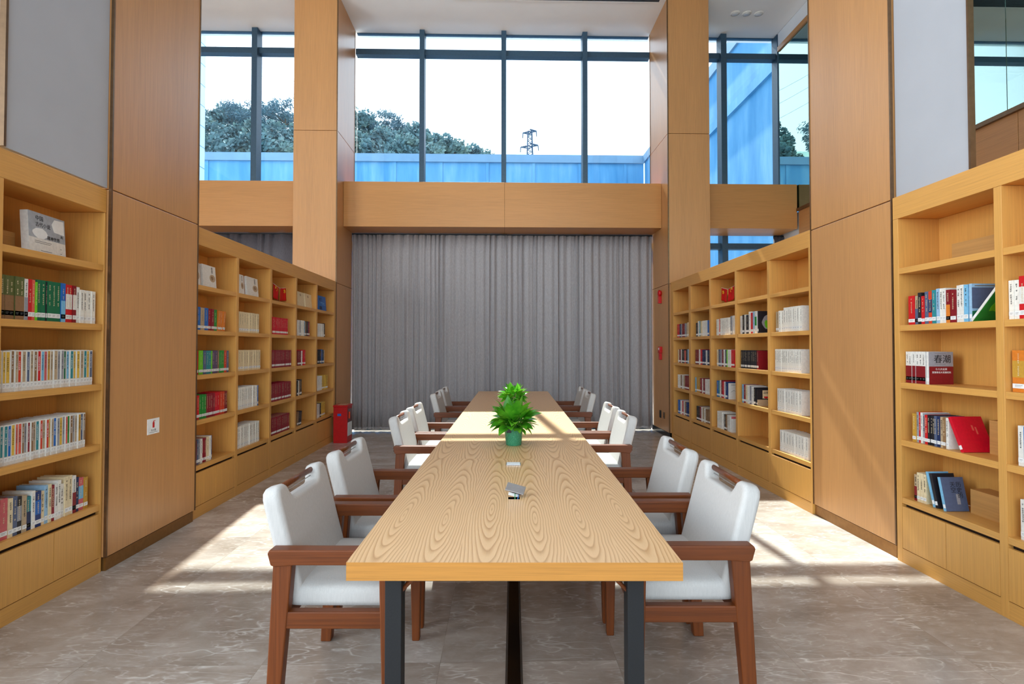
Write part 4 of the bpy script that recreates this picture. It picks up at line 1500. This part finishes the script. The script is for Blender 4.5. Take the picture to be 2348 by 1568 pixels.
def potted_plant(ly, label, seed, nleaf, rad, hgt, tag_plate=True):
    rnd = random.Random(seed)
    r = empty('potted_plant', on_table(0.0, ly), -TA)
    prof = [(0, 0.0), (.050, 0.0), (.053, .004), (.066, .118), (.068, .128), (.063, .128), (.060, .112), (0, .112)]
    MB().lathe(prof, 'green_pot_glaze', 40).build('pot', r, smooth=True)
    MB().lathe([(0, .114), (.059, .114)], 'soil', 24).build('soil', r)
    fo, stm = MB(), MB()
    for i in range(nleaf):
        ang = i * 2.399963 + rnd.uniform(-.3, .3)
        k = (i + .5) / nleaf
        elev = R_(84 - 92 * k ** .85 + rnd.uniform(-8, 8))
        sl = hgt * (0.80 - .50 * k) * rnd.uniform(.8, 1.05)
        d = Vector((math.cos(ang) * math.cos(elev), math.sin(ang) * math.cos(elev), math.sin(elev)))
        b0 = Vector((math.cos(ang) * .02, math.sin(ang) * .02, .115))
        sd = Vector((math.cos(ang) * .55 * rad / .13, math.sin(ang) * .55 * rad / .13, 1.0)).lerp(d, .55).normalized()
        b1 = b0 + sd * sl * .62
        L = rnd.uniform(.085, .125) * rad / .13
        leaf_mesh(fo, b1, d, L, L * rnd.uniform(.55, .72), rnd.uniform(.4, 1.2), rnd.uniform(-.5, .5), 'houseplant_leaf')
        stm.tube(b0, b1, .0018, 'houseplant_leaf', 5)
    fl = fo.build('foliage', r, smooth=True, recalc=False)
    stm.build('stem', r)
    if tag_plate:
        MB().box(-.046, -.016, -.0685, -.060, .092, .122, 'black_gloss').build('pot_label', r)
    tag(r, label, 'potted plant', 'green potted plants on the table')


potted_plant(1.98, 'nearer potted plant in a green pot with broad bright leaves', 5, 74, .15, .19)
potted_plant(3.72, 'farther potted plant standing behind the nearer one on the table', 8, 80, .12, .235)


# ------------------------------------------------------------------ chairs
def make_chair():
    r = empty('armchair', (0, 0, 0))
    HW = .312
    for s in (-1, 1):
        y0, y1 = (s * HW, s * (HW - .046))
        a, b = min(y0, y1), max(y0, y1)
        # rear leg (leans back)
        MB().hexa([(-.272, a, 0), (-.222, a, 0), (-.222, b, 0), (-.272, b, 0)], [(-.243, a, .61), (-.170, a, .61), (-.170, b, .61), (-.243, b, .61)], 'walnut_z').build('leg', r, bevel=.006, smooth=True)
        # front leg (tapered)
        MB().hexa([(.170, a + .004, 0), (.206, a + .004, 0), (.206, b - .004, 0), (.170, b - .004, 0)], [(.155, a, .61), (.218, a, .61), (.218, b, .61), (.155, b, .61)], 'walnut_z').build('leg', r, bevel=.006, smooth=True)
        # armrest: profile in XZ
        prof = [(-.262, .650), (-.255, .6625), (.255, .6625), (.262, .655), (.262, .612), (.255, .606), (-.16, .606), (-.235, .600), (-.250, .606)]
        am = MB().prism(prof, a - .005, b + .005, 'Y', 'walnut')
        am.build('armrest', r, bevel=.006, smooth=True)
        MB().box(-.21, .17, a + .004, b - .004, .366, .430, 'walnut').build('side_rail', r, bevel=.005, smooth=True)
        j = MB()
        for zz in (.622, .645):
            j.tube((-.2635, (a + b) / 2, zz), (-.259, (a + b) / 2, zz), .0055, 'groove', 10)
        j.build('joint_peg', r)
    MB().box(.165, .195, -.266, .266, .366, .425, 'walnut_z').build('front_rail', r, bevel=.004, smooth=True)
    MB().box(-.235, -.205, -.266, .266, .366, .425, 'walnut_z').build('back_rail', r, bevel=.004, smooth=True)
    # seat cushion: soft box
    n = 12
    vs, fs = [], []

    def sup(u, v, z, hx_, hy_, cx):
        return (cx + hx_ * math.copysign(abs(u) ** .9, u), hy_ * math.copysign(abs(v) ** .9, v), z)
    layers = [(.428, .93), (.432, .985), (.450, 1.0), (.480, 1.0), (.496, .985), (.506, .94), (.512, .80), (.515, .4), (.516, 0.02)]
    seg = 40
    for z, k in layers:
        for i in range(seg):
            t = 2 * PI * i / seg
            c, s_ = math.cos(t), math.sin(t)
            e = .16
            x = .212 * k * math.copysign(abs(c) ** e, c)
            y = .264 * k * math.copysign(abs(s_) ** e, s_)
            vs.append((-.002 + x, y, z))
    for l in range(len(layers) - 1):
        for i in range(seg):
            j = (i + 1) % seg
            fs.append((l * seg + i, l * seg + j, (l + 1) * seg + j, (l + 1) * seg + i))
    fs.append(tuple(range(seg))[::-1])
    fs.append(tuple(range((len(layers) - 1) * seg, len(layers) * seg)))
    MB().add(vs, fs, 'chair_linen').build('seat', r, smooth=True)
    # backrest: outline in (y, z), thick along x, tilted back
    W = .262
    half = [(0.0, .375), (.115, .375), (.138, .382), (.152, .402), (.165, .428), (.185, .440), (.222, .440), (.246, .430), (.259, .405), (.262, .37), (.262, .02), (.255, 0.0)]
    poly = half + [(-y, z) for y, z in reversed(half[1:])]
    bm = bmesh.new()
    T0 = .072
    fr = [bm.verts.new((T0 / 2, y, z)) for y, z in poly]
    bk = [bm.verts.new((-T0 / 2, y, z)) for y, z in poly]
    f1 = bm.faces.new(fr)
    f2 = bm.faces.new(bk[::-1])
    m_ = len(poly)
    for i in range(m_):
        bm.faces.new((fr[i], bk[i], bk[(i + 1) % m_], fr[(i + 1) % m_]))
    bmesh.ops.recalc_face_normals(bm, faces=bm.faces)
    rim = [e for e in bm.edges if all(abs(abs(v.co.x) - T0 / 2) < 1e-6 for v in e.verts) and (e.verts[0].co.x * e.verts[1].co.x > 0)]
    bmesh.ops.bevel(bm, geom=rim, offset=.022, segments=5, profile=.55, affect='EDGES', clamp_overlap=True)
    me = bpy.data.meshes.new('backrest')
    bm.to_mesh(me)
    bm.free()
    me.materials.append(M['chair_linen'])
    for p in me.polygons: p.use_smooth = True
    TB = Matrix.Translation((-.178, 0, .447)) @ Matrix.Rotation(R_(-14.5), 4, 'Y')
    me.transform(TB)
    bo = bpy.data.objects.new('backrest', me)
    COL.objects.link(bo)
    bo.parent = r
    wn_ = bo.modifiers.new('wn', 'WEIGHTED_NORMAL')
    p0, p1 = TB @ Vector((-.004, -.168, .420)), TB @ Vector((-.004, .168, .420))
    MB().tube(p0, p1, .0125, 'walnut_z', 16).build('handle_bar', r, smooth=True)
    p0, p1 = TB @ Vector((-.004, -.166, .396)), TB @ Vector((-.004, .166, .396))
    MB().tube(p0, p1, .0022, 'steel', 8).build('support_rod', r, smooth=True)
    return r


proto = make_chair()
CY = [2.315, 3.005, 4.375, 5.035, 6.43, 7.10]
WHICH = ['nearest', 'second nearest', 'third', 'fourth', 'fifth', 'farthest']
first = True
for side, sn in ((-1, 'left'), (1, 'right')):
    for i, cy in enumerate(CY):
        o = proto if first else copy_tree(proto)
        first = False
        xo = txc(cy) + side * .665
        
        o.location = (xo, cy + side * .008, 0)
        o.rotation_euler = (0, 0, (0 if side < 0 else PI) - TA)
        tag(o, 'cream armchair with brown wooden arms, %s on the %s side of the table' % (WHICH[i], sn), 'chair', 'armchairs along the reading table')

# ------------------------------------------------------------------ small wall things
# fire cabinet
fc = empty('fire_cabinet', (-2.375, 8.02, 0))
T = Matrix.Translation((2.375, -8.02, 0))
b0 = MB().box(-2.48, -2.275, 7.86, 8.11, .03, .535, 'red_paint', T)
b0.build('cabinet_body', fc, bevel=.004)
MB().box(-2.485, -2.265, 7.85, 8.115, .535, .56, 'red_paint', T).build('top_lid', fc, bevel=.004)
MB().box(-2.478, -2.277, 7.862, 8.108, 0.0, .03, 'red_paint', T).build('base', fc)
MB().box(-2.275, -2.270, 7.885, 8.085, .10, .50, 'clear_pane', T).build('door_pane', fc)
MB().box(-2.275, -2.2685, 7.885, 8.085, .10, .30, 'plastic_white', T).build('notice_panel', fc)
MB().box(-2.42, -2.365, 7.857, 7.86, .40, .435, 'cover blue', T).build('blue_label', fc)
mk = MB()
for i in range(4):
    mk.box(-2.43 + i * .032, -2.41 + i * .032, 7.88, 8.08, .56, .5604, 'cover cream', T)
mk.build('lid_print', fc)
MB().tube((-2.262, 7.92, .36), (-2.262, 7.92, .46), .014, 'cover orange-red', 12, T=T).build('extinguisher', fc)
tag(fc, 'red fire extinguisher cabinet on the floor beside the left curtain', 'fire cabinet')

# notice on left column
Yn0, Yn1 = along(-1, 340, 2.505), along(-1, 367, 2.505)
nt_ = empty('wall_notice', (-2.5035, (Yn0 + Yn1) / 2, .845))
wn2 = abs(Yn1 - Yn0) / 2
MB().box(-.0015, .002, -wn2, wn2, -.045, .065, 'sticker_white').build('plate', nt_)
m = MB().box(.002, .0026, -wn2 * .16, wn2 * .16, .0, .038, 'sign_red').box(.002, .0026, -wn2 * .08, wn2 * .08, .038, .046, 'sign_red').box(.002, .0026, -wn2 * .02, wn2 * .3, .046, .050, 'sign_red')
m.build('extinguisher_icon', nt_)
tx = text_mesh('notice_text', '灭火器', .018, 'ink_black', nt_, TXC(-wn2 * .42, -.024, .0016))
MB().box(.002, .0026, -wn2 * .7, wn2 * .7, -.034, -.031, 'ink_grey').build('notice_text', nt_)
tag(nt_, 'white fire extinguisher notice on the left foreground column', 'sign')


def wall_box(name, x, y, z, hy_, hz_, mat, lab, cat, toward, parts=None, group=None):
    r = empty(name, (x, y, z))
    MB().box(0, toward * .012, -hy_, hy_, -hz_, hz_, mat).build('face_plate', r, bevel=.0015)
    if parts: parts(r)
    tag(r, lab, cat, group)


def p_socket(r):
    m = MB()
    sx_ = r.location.x
    tw = 1 if sx_ < 0 else -1
    for dy, dz in ((-.012, .015), (.012, .015), (-.014, -.018), (0, -.012), (.014, -.018)):
        m.box(tw * .012, tw * .0125, dy - .003, dy + .003, dz - .008, dz + .008, 'black_gloss')
    m.build('socket_slot', r)


wall_box('wall_socket', -2.53, 8.30, .33, .04, .043, 'brass_base', 'brown wall socket low on the column behind the red cabinet', 'socket', 1, p_socket)
Ys1, Ys2 = along(1, 1514, 2.635), along(1, 1522, 2.635)
wall_box('wall_socket', 2.635, Ys1, .33, .035, .06, 'black_metal', 'dark wall socket low on the far right column, left one', 'socket', -1, p_socket, 'sockets low on the far right column')
wall_box('wall_socket', 2.635, Ys2 - .01, .33, .035, .05, 'bronze_trim', 'bronze wall socket low on the far right column, right one', 'socket', -1, p_socket, 'sockets low on the far right column')

Ya = along(1, 1513, 2.61)
al = empty('fire_alarm', (2.635, Ya, 2.26))
MB().box(0, -.05, -.03, .035, -.12, .0, 'red_paint').build('mounting_box', al, bevel=.004)
MB().lathe([(0, 0), (.045, 0), (.06, .04), (.03, .055), (0, .055)], 'red_paint', 20, Matrix.Translation((-.0, 0, .045)) @ Matrix.Rotation(-PI / 2, 4, 'Y')).build('sounder', al, smooth=True)
MB().box(-.05, -.051, -.012, .018, -.10, -.02, 'cover salmon').build('alarm_print', al)
tag(al, 'red fire alarm sounder high on the far right column', 'fire alarm')
al = empty('alarm_button', (2.635, Ya, 1.36))
MB().box(0, -.045, -.05, .05, -.03, .075, 'red_paint').build('call_point', al, bevel=.004)
MB().box(0, -.04, -.03, .03, -.14, -.03, 'red_paint').build('lower_box', al, bevel=.004)
MB().box(-.045, -.047, -.02, .02, .02, .055, 'sticker_white').build('button', al)
tag(al, 'red manual alarm call point beneath the sounder, far right column', 'fire alarm')

# ------------------------------------------------------------------ outdoors
MB().box(-60, 60, 9.35, 140, -0.35, -0.05, 'ground_concrete').build('ground')['kind'] = 'structure'
pw = empty('parapet_wall', (0, 22, 0))
T = Matrix.Translation((0, -22, 0))
MB().box(-26, 6.1, 22, 22.4, -.05, 9.22, 'blue_tint_wall', T).build('wall_face', pw)
MB().box(-26, 6.1, 21.9, 22.45, 9.22, 9.55, 'parapet_cap', T).build('coping', pw)
pi_ = MB()
for i in range(16):
    pi_.box(-24 + i * 1.95, -23.88 + i * 1.95, 21.97, 22, 0, 9.22, 'blue_tint_wall', T)
pi_.build('panel_rib', pw)
tag(pw, 'blue-tinted terrace wall crossing outside below the windows', 'wall')
rw = empty('side_wing', (6.1, 15.8, 0))
T = Matrix.Translation((-6.1, -15.8, 0))
MB().box(6.11, 6.5, 9.4, 21.88, -.05, 9.22, 'blue_tint_wall', T).build('wall_face', rw)
MB().box(6.05, 6.55, 9.4, 21.88, 9.22, 9.55, 'parapet_cap', T).build('coping', rw)
MB().box(6.03, 6.11, 9.4, 21.88, 7.55, 7.80, 'blue_tint_wall', T).build('ledge', rw)
tag(rw, 'blue-tinted building wing outside the right window with slanting ledge', 'building')
lw = empty('tiled_wing', (-8.6, 12.2, 0))
T = Matrix.Translation((8.6, -12.2, 0))
MB().box(-9.6, -8.62, 9.4, 15.35, -.05, 12.0, 'pale_tile_wall', T).build('wall_face', lw)
tag(lw, 'pale blue tiled building wing outside the left window edge', 'building')

# hill
n, mrow = 60, 22
vs, fs = [], []
for j in range(mrow + 1):
    for i in range(n + 1):
        x = -75 + 75 * 2.0 * i / n
        y = 30 + 75 * j / mrow
        if x < -14: sl = .405
        elif x < -4: sl = .405 - .045 * (x + 14) / 10
        else: sl = max(.05, .36 - .31 * (x + 4) / 8)
        hgt = sl * min(y, 48) + .35 * math.sin(x * .5 + j) + .3 * math.sin(x * 1.1 - j * 1.7)
        vs.append((x, y, hgt))
for j in range(mrow):
    for i in range(n):
        fs.append((j * (n + 1) + i, j * (n + 1) + i + 1, (j + 1) * (n + 1) + i + 1, (j + 1) * (n + 1) + i))
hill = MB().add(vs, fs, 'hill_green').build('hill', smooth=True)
tag(hill, 'wooded hillside rising to the left beyond the blue wall', 'hill', kind='structure')


def crown_mesh(seed, mat, R, Hh, n_cl, quads, pine=False):
    rnd = random.Random(seed)
    m = MB()
    cl = []
    for i in range(n_cl):
        a = rnd.uniform(0, 2 * PI)
        t = rnd.random()
        rr = R * (math.sqrt(rnd.random())) * (math.sin(PI * (.15 + .75 * t)))
        cl.append((rr * math.cos(a), rr * math.sin(a), Hh * (.30 + .68 * t), R * rnd.uniform(.16, .34)))
    for (cx, cy, cz, cr) in cl:
        for q in range(quads):
            u = Vector((rnd.gauss(0, 1), rnd.gauss(0, 1), rnd.gauss(0, .7)))
            u = u.normalized() * cr * (rnd.random() ** .4)
            c = Vector((cx, cy, cz)) + u
            s = rnd.uniform(.12, .26) * (1.0 if not pine else .8)
            ax = Vector((rnd.gauss(0, 1), rnd.gauss(0, 1), rnd.gauss(0, 1))).normalized()
            bx_ = ax.orthogonal().normalized()
            cxv = ax.cross(bx_)
            k = .3 if pine else .6
            m.add([c - bx_ * s, c - cxv * s * k, c + bx_ * s, c + cxv * s * k], [(0, 1, 2, 3)], mat)
    return m


TREES = []
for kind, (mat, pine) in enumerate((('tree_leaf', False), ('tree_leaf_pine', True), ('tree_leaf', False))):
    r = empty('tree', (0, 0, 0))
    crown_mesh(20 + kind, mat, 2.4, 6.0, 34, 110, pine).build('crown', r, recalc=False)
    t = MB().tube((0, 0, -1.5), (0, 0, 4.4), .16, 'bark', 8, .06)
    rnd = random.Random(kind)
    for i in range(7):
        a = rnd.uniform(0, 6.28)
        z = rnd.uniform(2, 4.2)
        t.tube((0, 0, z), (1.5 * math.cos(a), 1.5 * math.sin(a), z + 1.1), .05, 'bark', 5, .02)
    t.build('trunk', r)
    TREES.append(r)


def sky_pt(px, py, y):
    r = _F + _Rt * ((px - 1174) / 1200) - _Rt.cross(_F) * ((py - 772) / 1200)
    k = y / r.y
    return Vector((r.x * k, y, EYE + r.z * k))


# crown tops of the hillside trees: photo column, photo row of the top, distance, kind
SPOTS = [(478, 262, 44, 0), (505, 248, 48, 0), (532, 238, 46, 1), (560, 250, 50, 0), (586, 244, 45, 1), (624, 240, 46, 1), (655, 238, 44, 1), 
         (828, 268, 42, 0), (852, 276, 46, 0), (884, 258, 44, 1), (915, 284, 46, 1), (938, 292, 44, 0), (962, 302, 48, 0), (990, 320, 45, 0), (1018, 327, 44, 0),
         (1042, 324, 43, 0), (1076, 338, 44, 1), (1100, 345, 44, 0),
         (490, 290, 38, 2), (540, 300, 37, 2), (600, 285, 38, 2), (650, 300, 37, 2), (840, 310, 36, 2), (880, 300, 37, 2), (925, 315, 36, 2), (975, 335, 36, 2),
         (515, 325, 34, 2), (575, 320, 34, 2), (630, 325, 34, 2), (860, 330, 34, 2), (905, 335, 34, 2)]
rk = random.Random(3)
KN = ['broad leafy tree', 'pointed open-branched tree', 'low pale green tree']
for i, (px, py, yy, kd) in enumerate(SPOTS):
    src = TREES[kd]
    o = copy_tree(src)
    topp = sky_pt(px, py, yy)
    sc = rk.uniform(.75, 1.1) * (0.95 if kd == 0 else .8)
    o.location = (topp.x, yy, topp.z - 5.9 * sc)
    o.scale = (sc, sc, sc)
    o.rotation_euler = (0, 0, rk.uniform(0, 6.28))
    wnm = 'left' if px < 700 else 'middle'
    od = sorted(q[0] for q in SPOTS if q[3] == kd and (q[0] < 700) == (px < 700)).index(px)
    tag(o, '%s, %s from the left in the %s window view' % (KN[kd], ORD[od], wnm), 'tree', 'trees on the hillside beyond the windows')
for r in TREES:
    for ch in list(r.children): bpy.data.objects.remove(ch)
    bpy.data.objects.remove(r)

# pylon
pc = sky_pt(1215, 302, 120)
py_ = empty('pylon', (pc.x, 120, 0))
lt = MB()
Ht = pc.z
wdt = lambda z: .45 + (Ht - z) * .035
zz = 30.0
lv = []
while zz < Ht:
    lv.append(zz)
    zz += 1.0
lv.append(Ht)
for a_, b_ in zip(lv[:-1], lv[1:]):
    wa, wb = wdt(a_), wdt(b_)
    for (sx_, sy_) in ((-1, -1), (1, -1), (1, 1), (-1, 1)):
        lt.tube((sx_ * wa, sy_ * wa, a_), (sx_ * wb, sy_ * wb, b_), .13, 'tower_steel', 5)
    lt.tube((-wa, -wa, a_), (wb, -wb, b_), .09, 'tower_steel', 4).tube((wa, -wa, a_), (-wb, -wb, b_), .09, 'tower_steel', 4)
    lt.tube((-wa, wa, a_), (wb, wb, b_), .09, 'tower_steel', 4)
for (sx_, sy_) in ((-1, -1), (1, -1), (1, 1), (-1, 1)):
    lt.tube((sx_ * 2.2, sy_ * 2.2, 0), (sx_ * wdt(30), sy_ * wdt(30), 30), .1, 'tower_steel', 5)
lt.build('lattice_tower', py_)
for (z, L, s) in ((Ht - .3, 1.6, -1), (Ht + .1, 1.5, 1), (Ht - 3.6, 2.1, -1), (Ht - 3.2, 1.9, 1)):
    a_ = MB()
    a_.tube((0, 0, z + .4), (s * L, 0, z), .2, 'tower_steel', 5).tube((0, 0, z - .3), (s * L, 0, z), .15, 'tower_steel', 5)
    a_.build('cross_arm', py_)
    MB().tube((s * L, 0, z), (s * L * 1.05, 0, z - 1.2), .11, 'tower_steel', 6).build('insulator', py_)
tag(py_, 'steel lattice power pylon far behind the middle window', 'pylon')
for k, (p, q) in enumerate((((455, 100), (680, 235)), ((470, 70), (680, 200)), ((520, 72), (690, 175)))):
    A, B = sky_pt(p[0], p[1], 60), sky_pt(q[0], q[1], 60)
    A2, B2 = A + (A - B) * .8, B + (B - A) * .8
    wv = MB()
    npt = 12
    pts = [A2.lerp(B2, i / npt) + Vector((0, 0, -1.2 * (1 - (2 * i / npt - 1) ** 2))) for i in range(npt + 1)]
    for i in range(npt):
        wv.tube(pts[i], pts[i + 1], .018, 'tower_steel', 4)
    o = wv.build('power_line')
    tag(o, ['lowest', 'middle', 'highest'][k] + ' thin power line crossing the sky in the left window', 'power line', 'power lines in the left window')
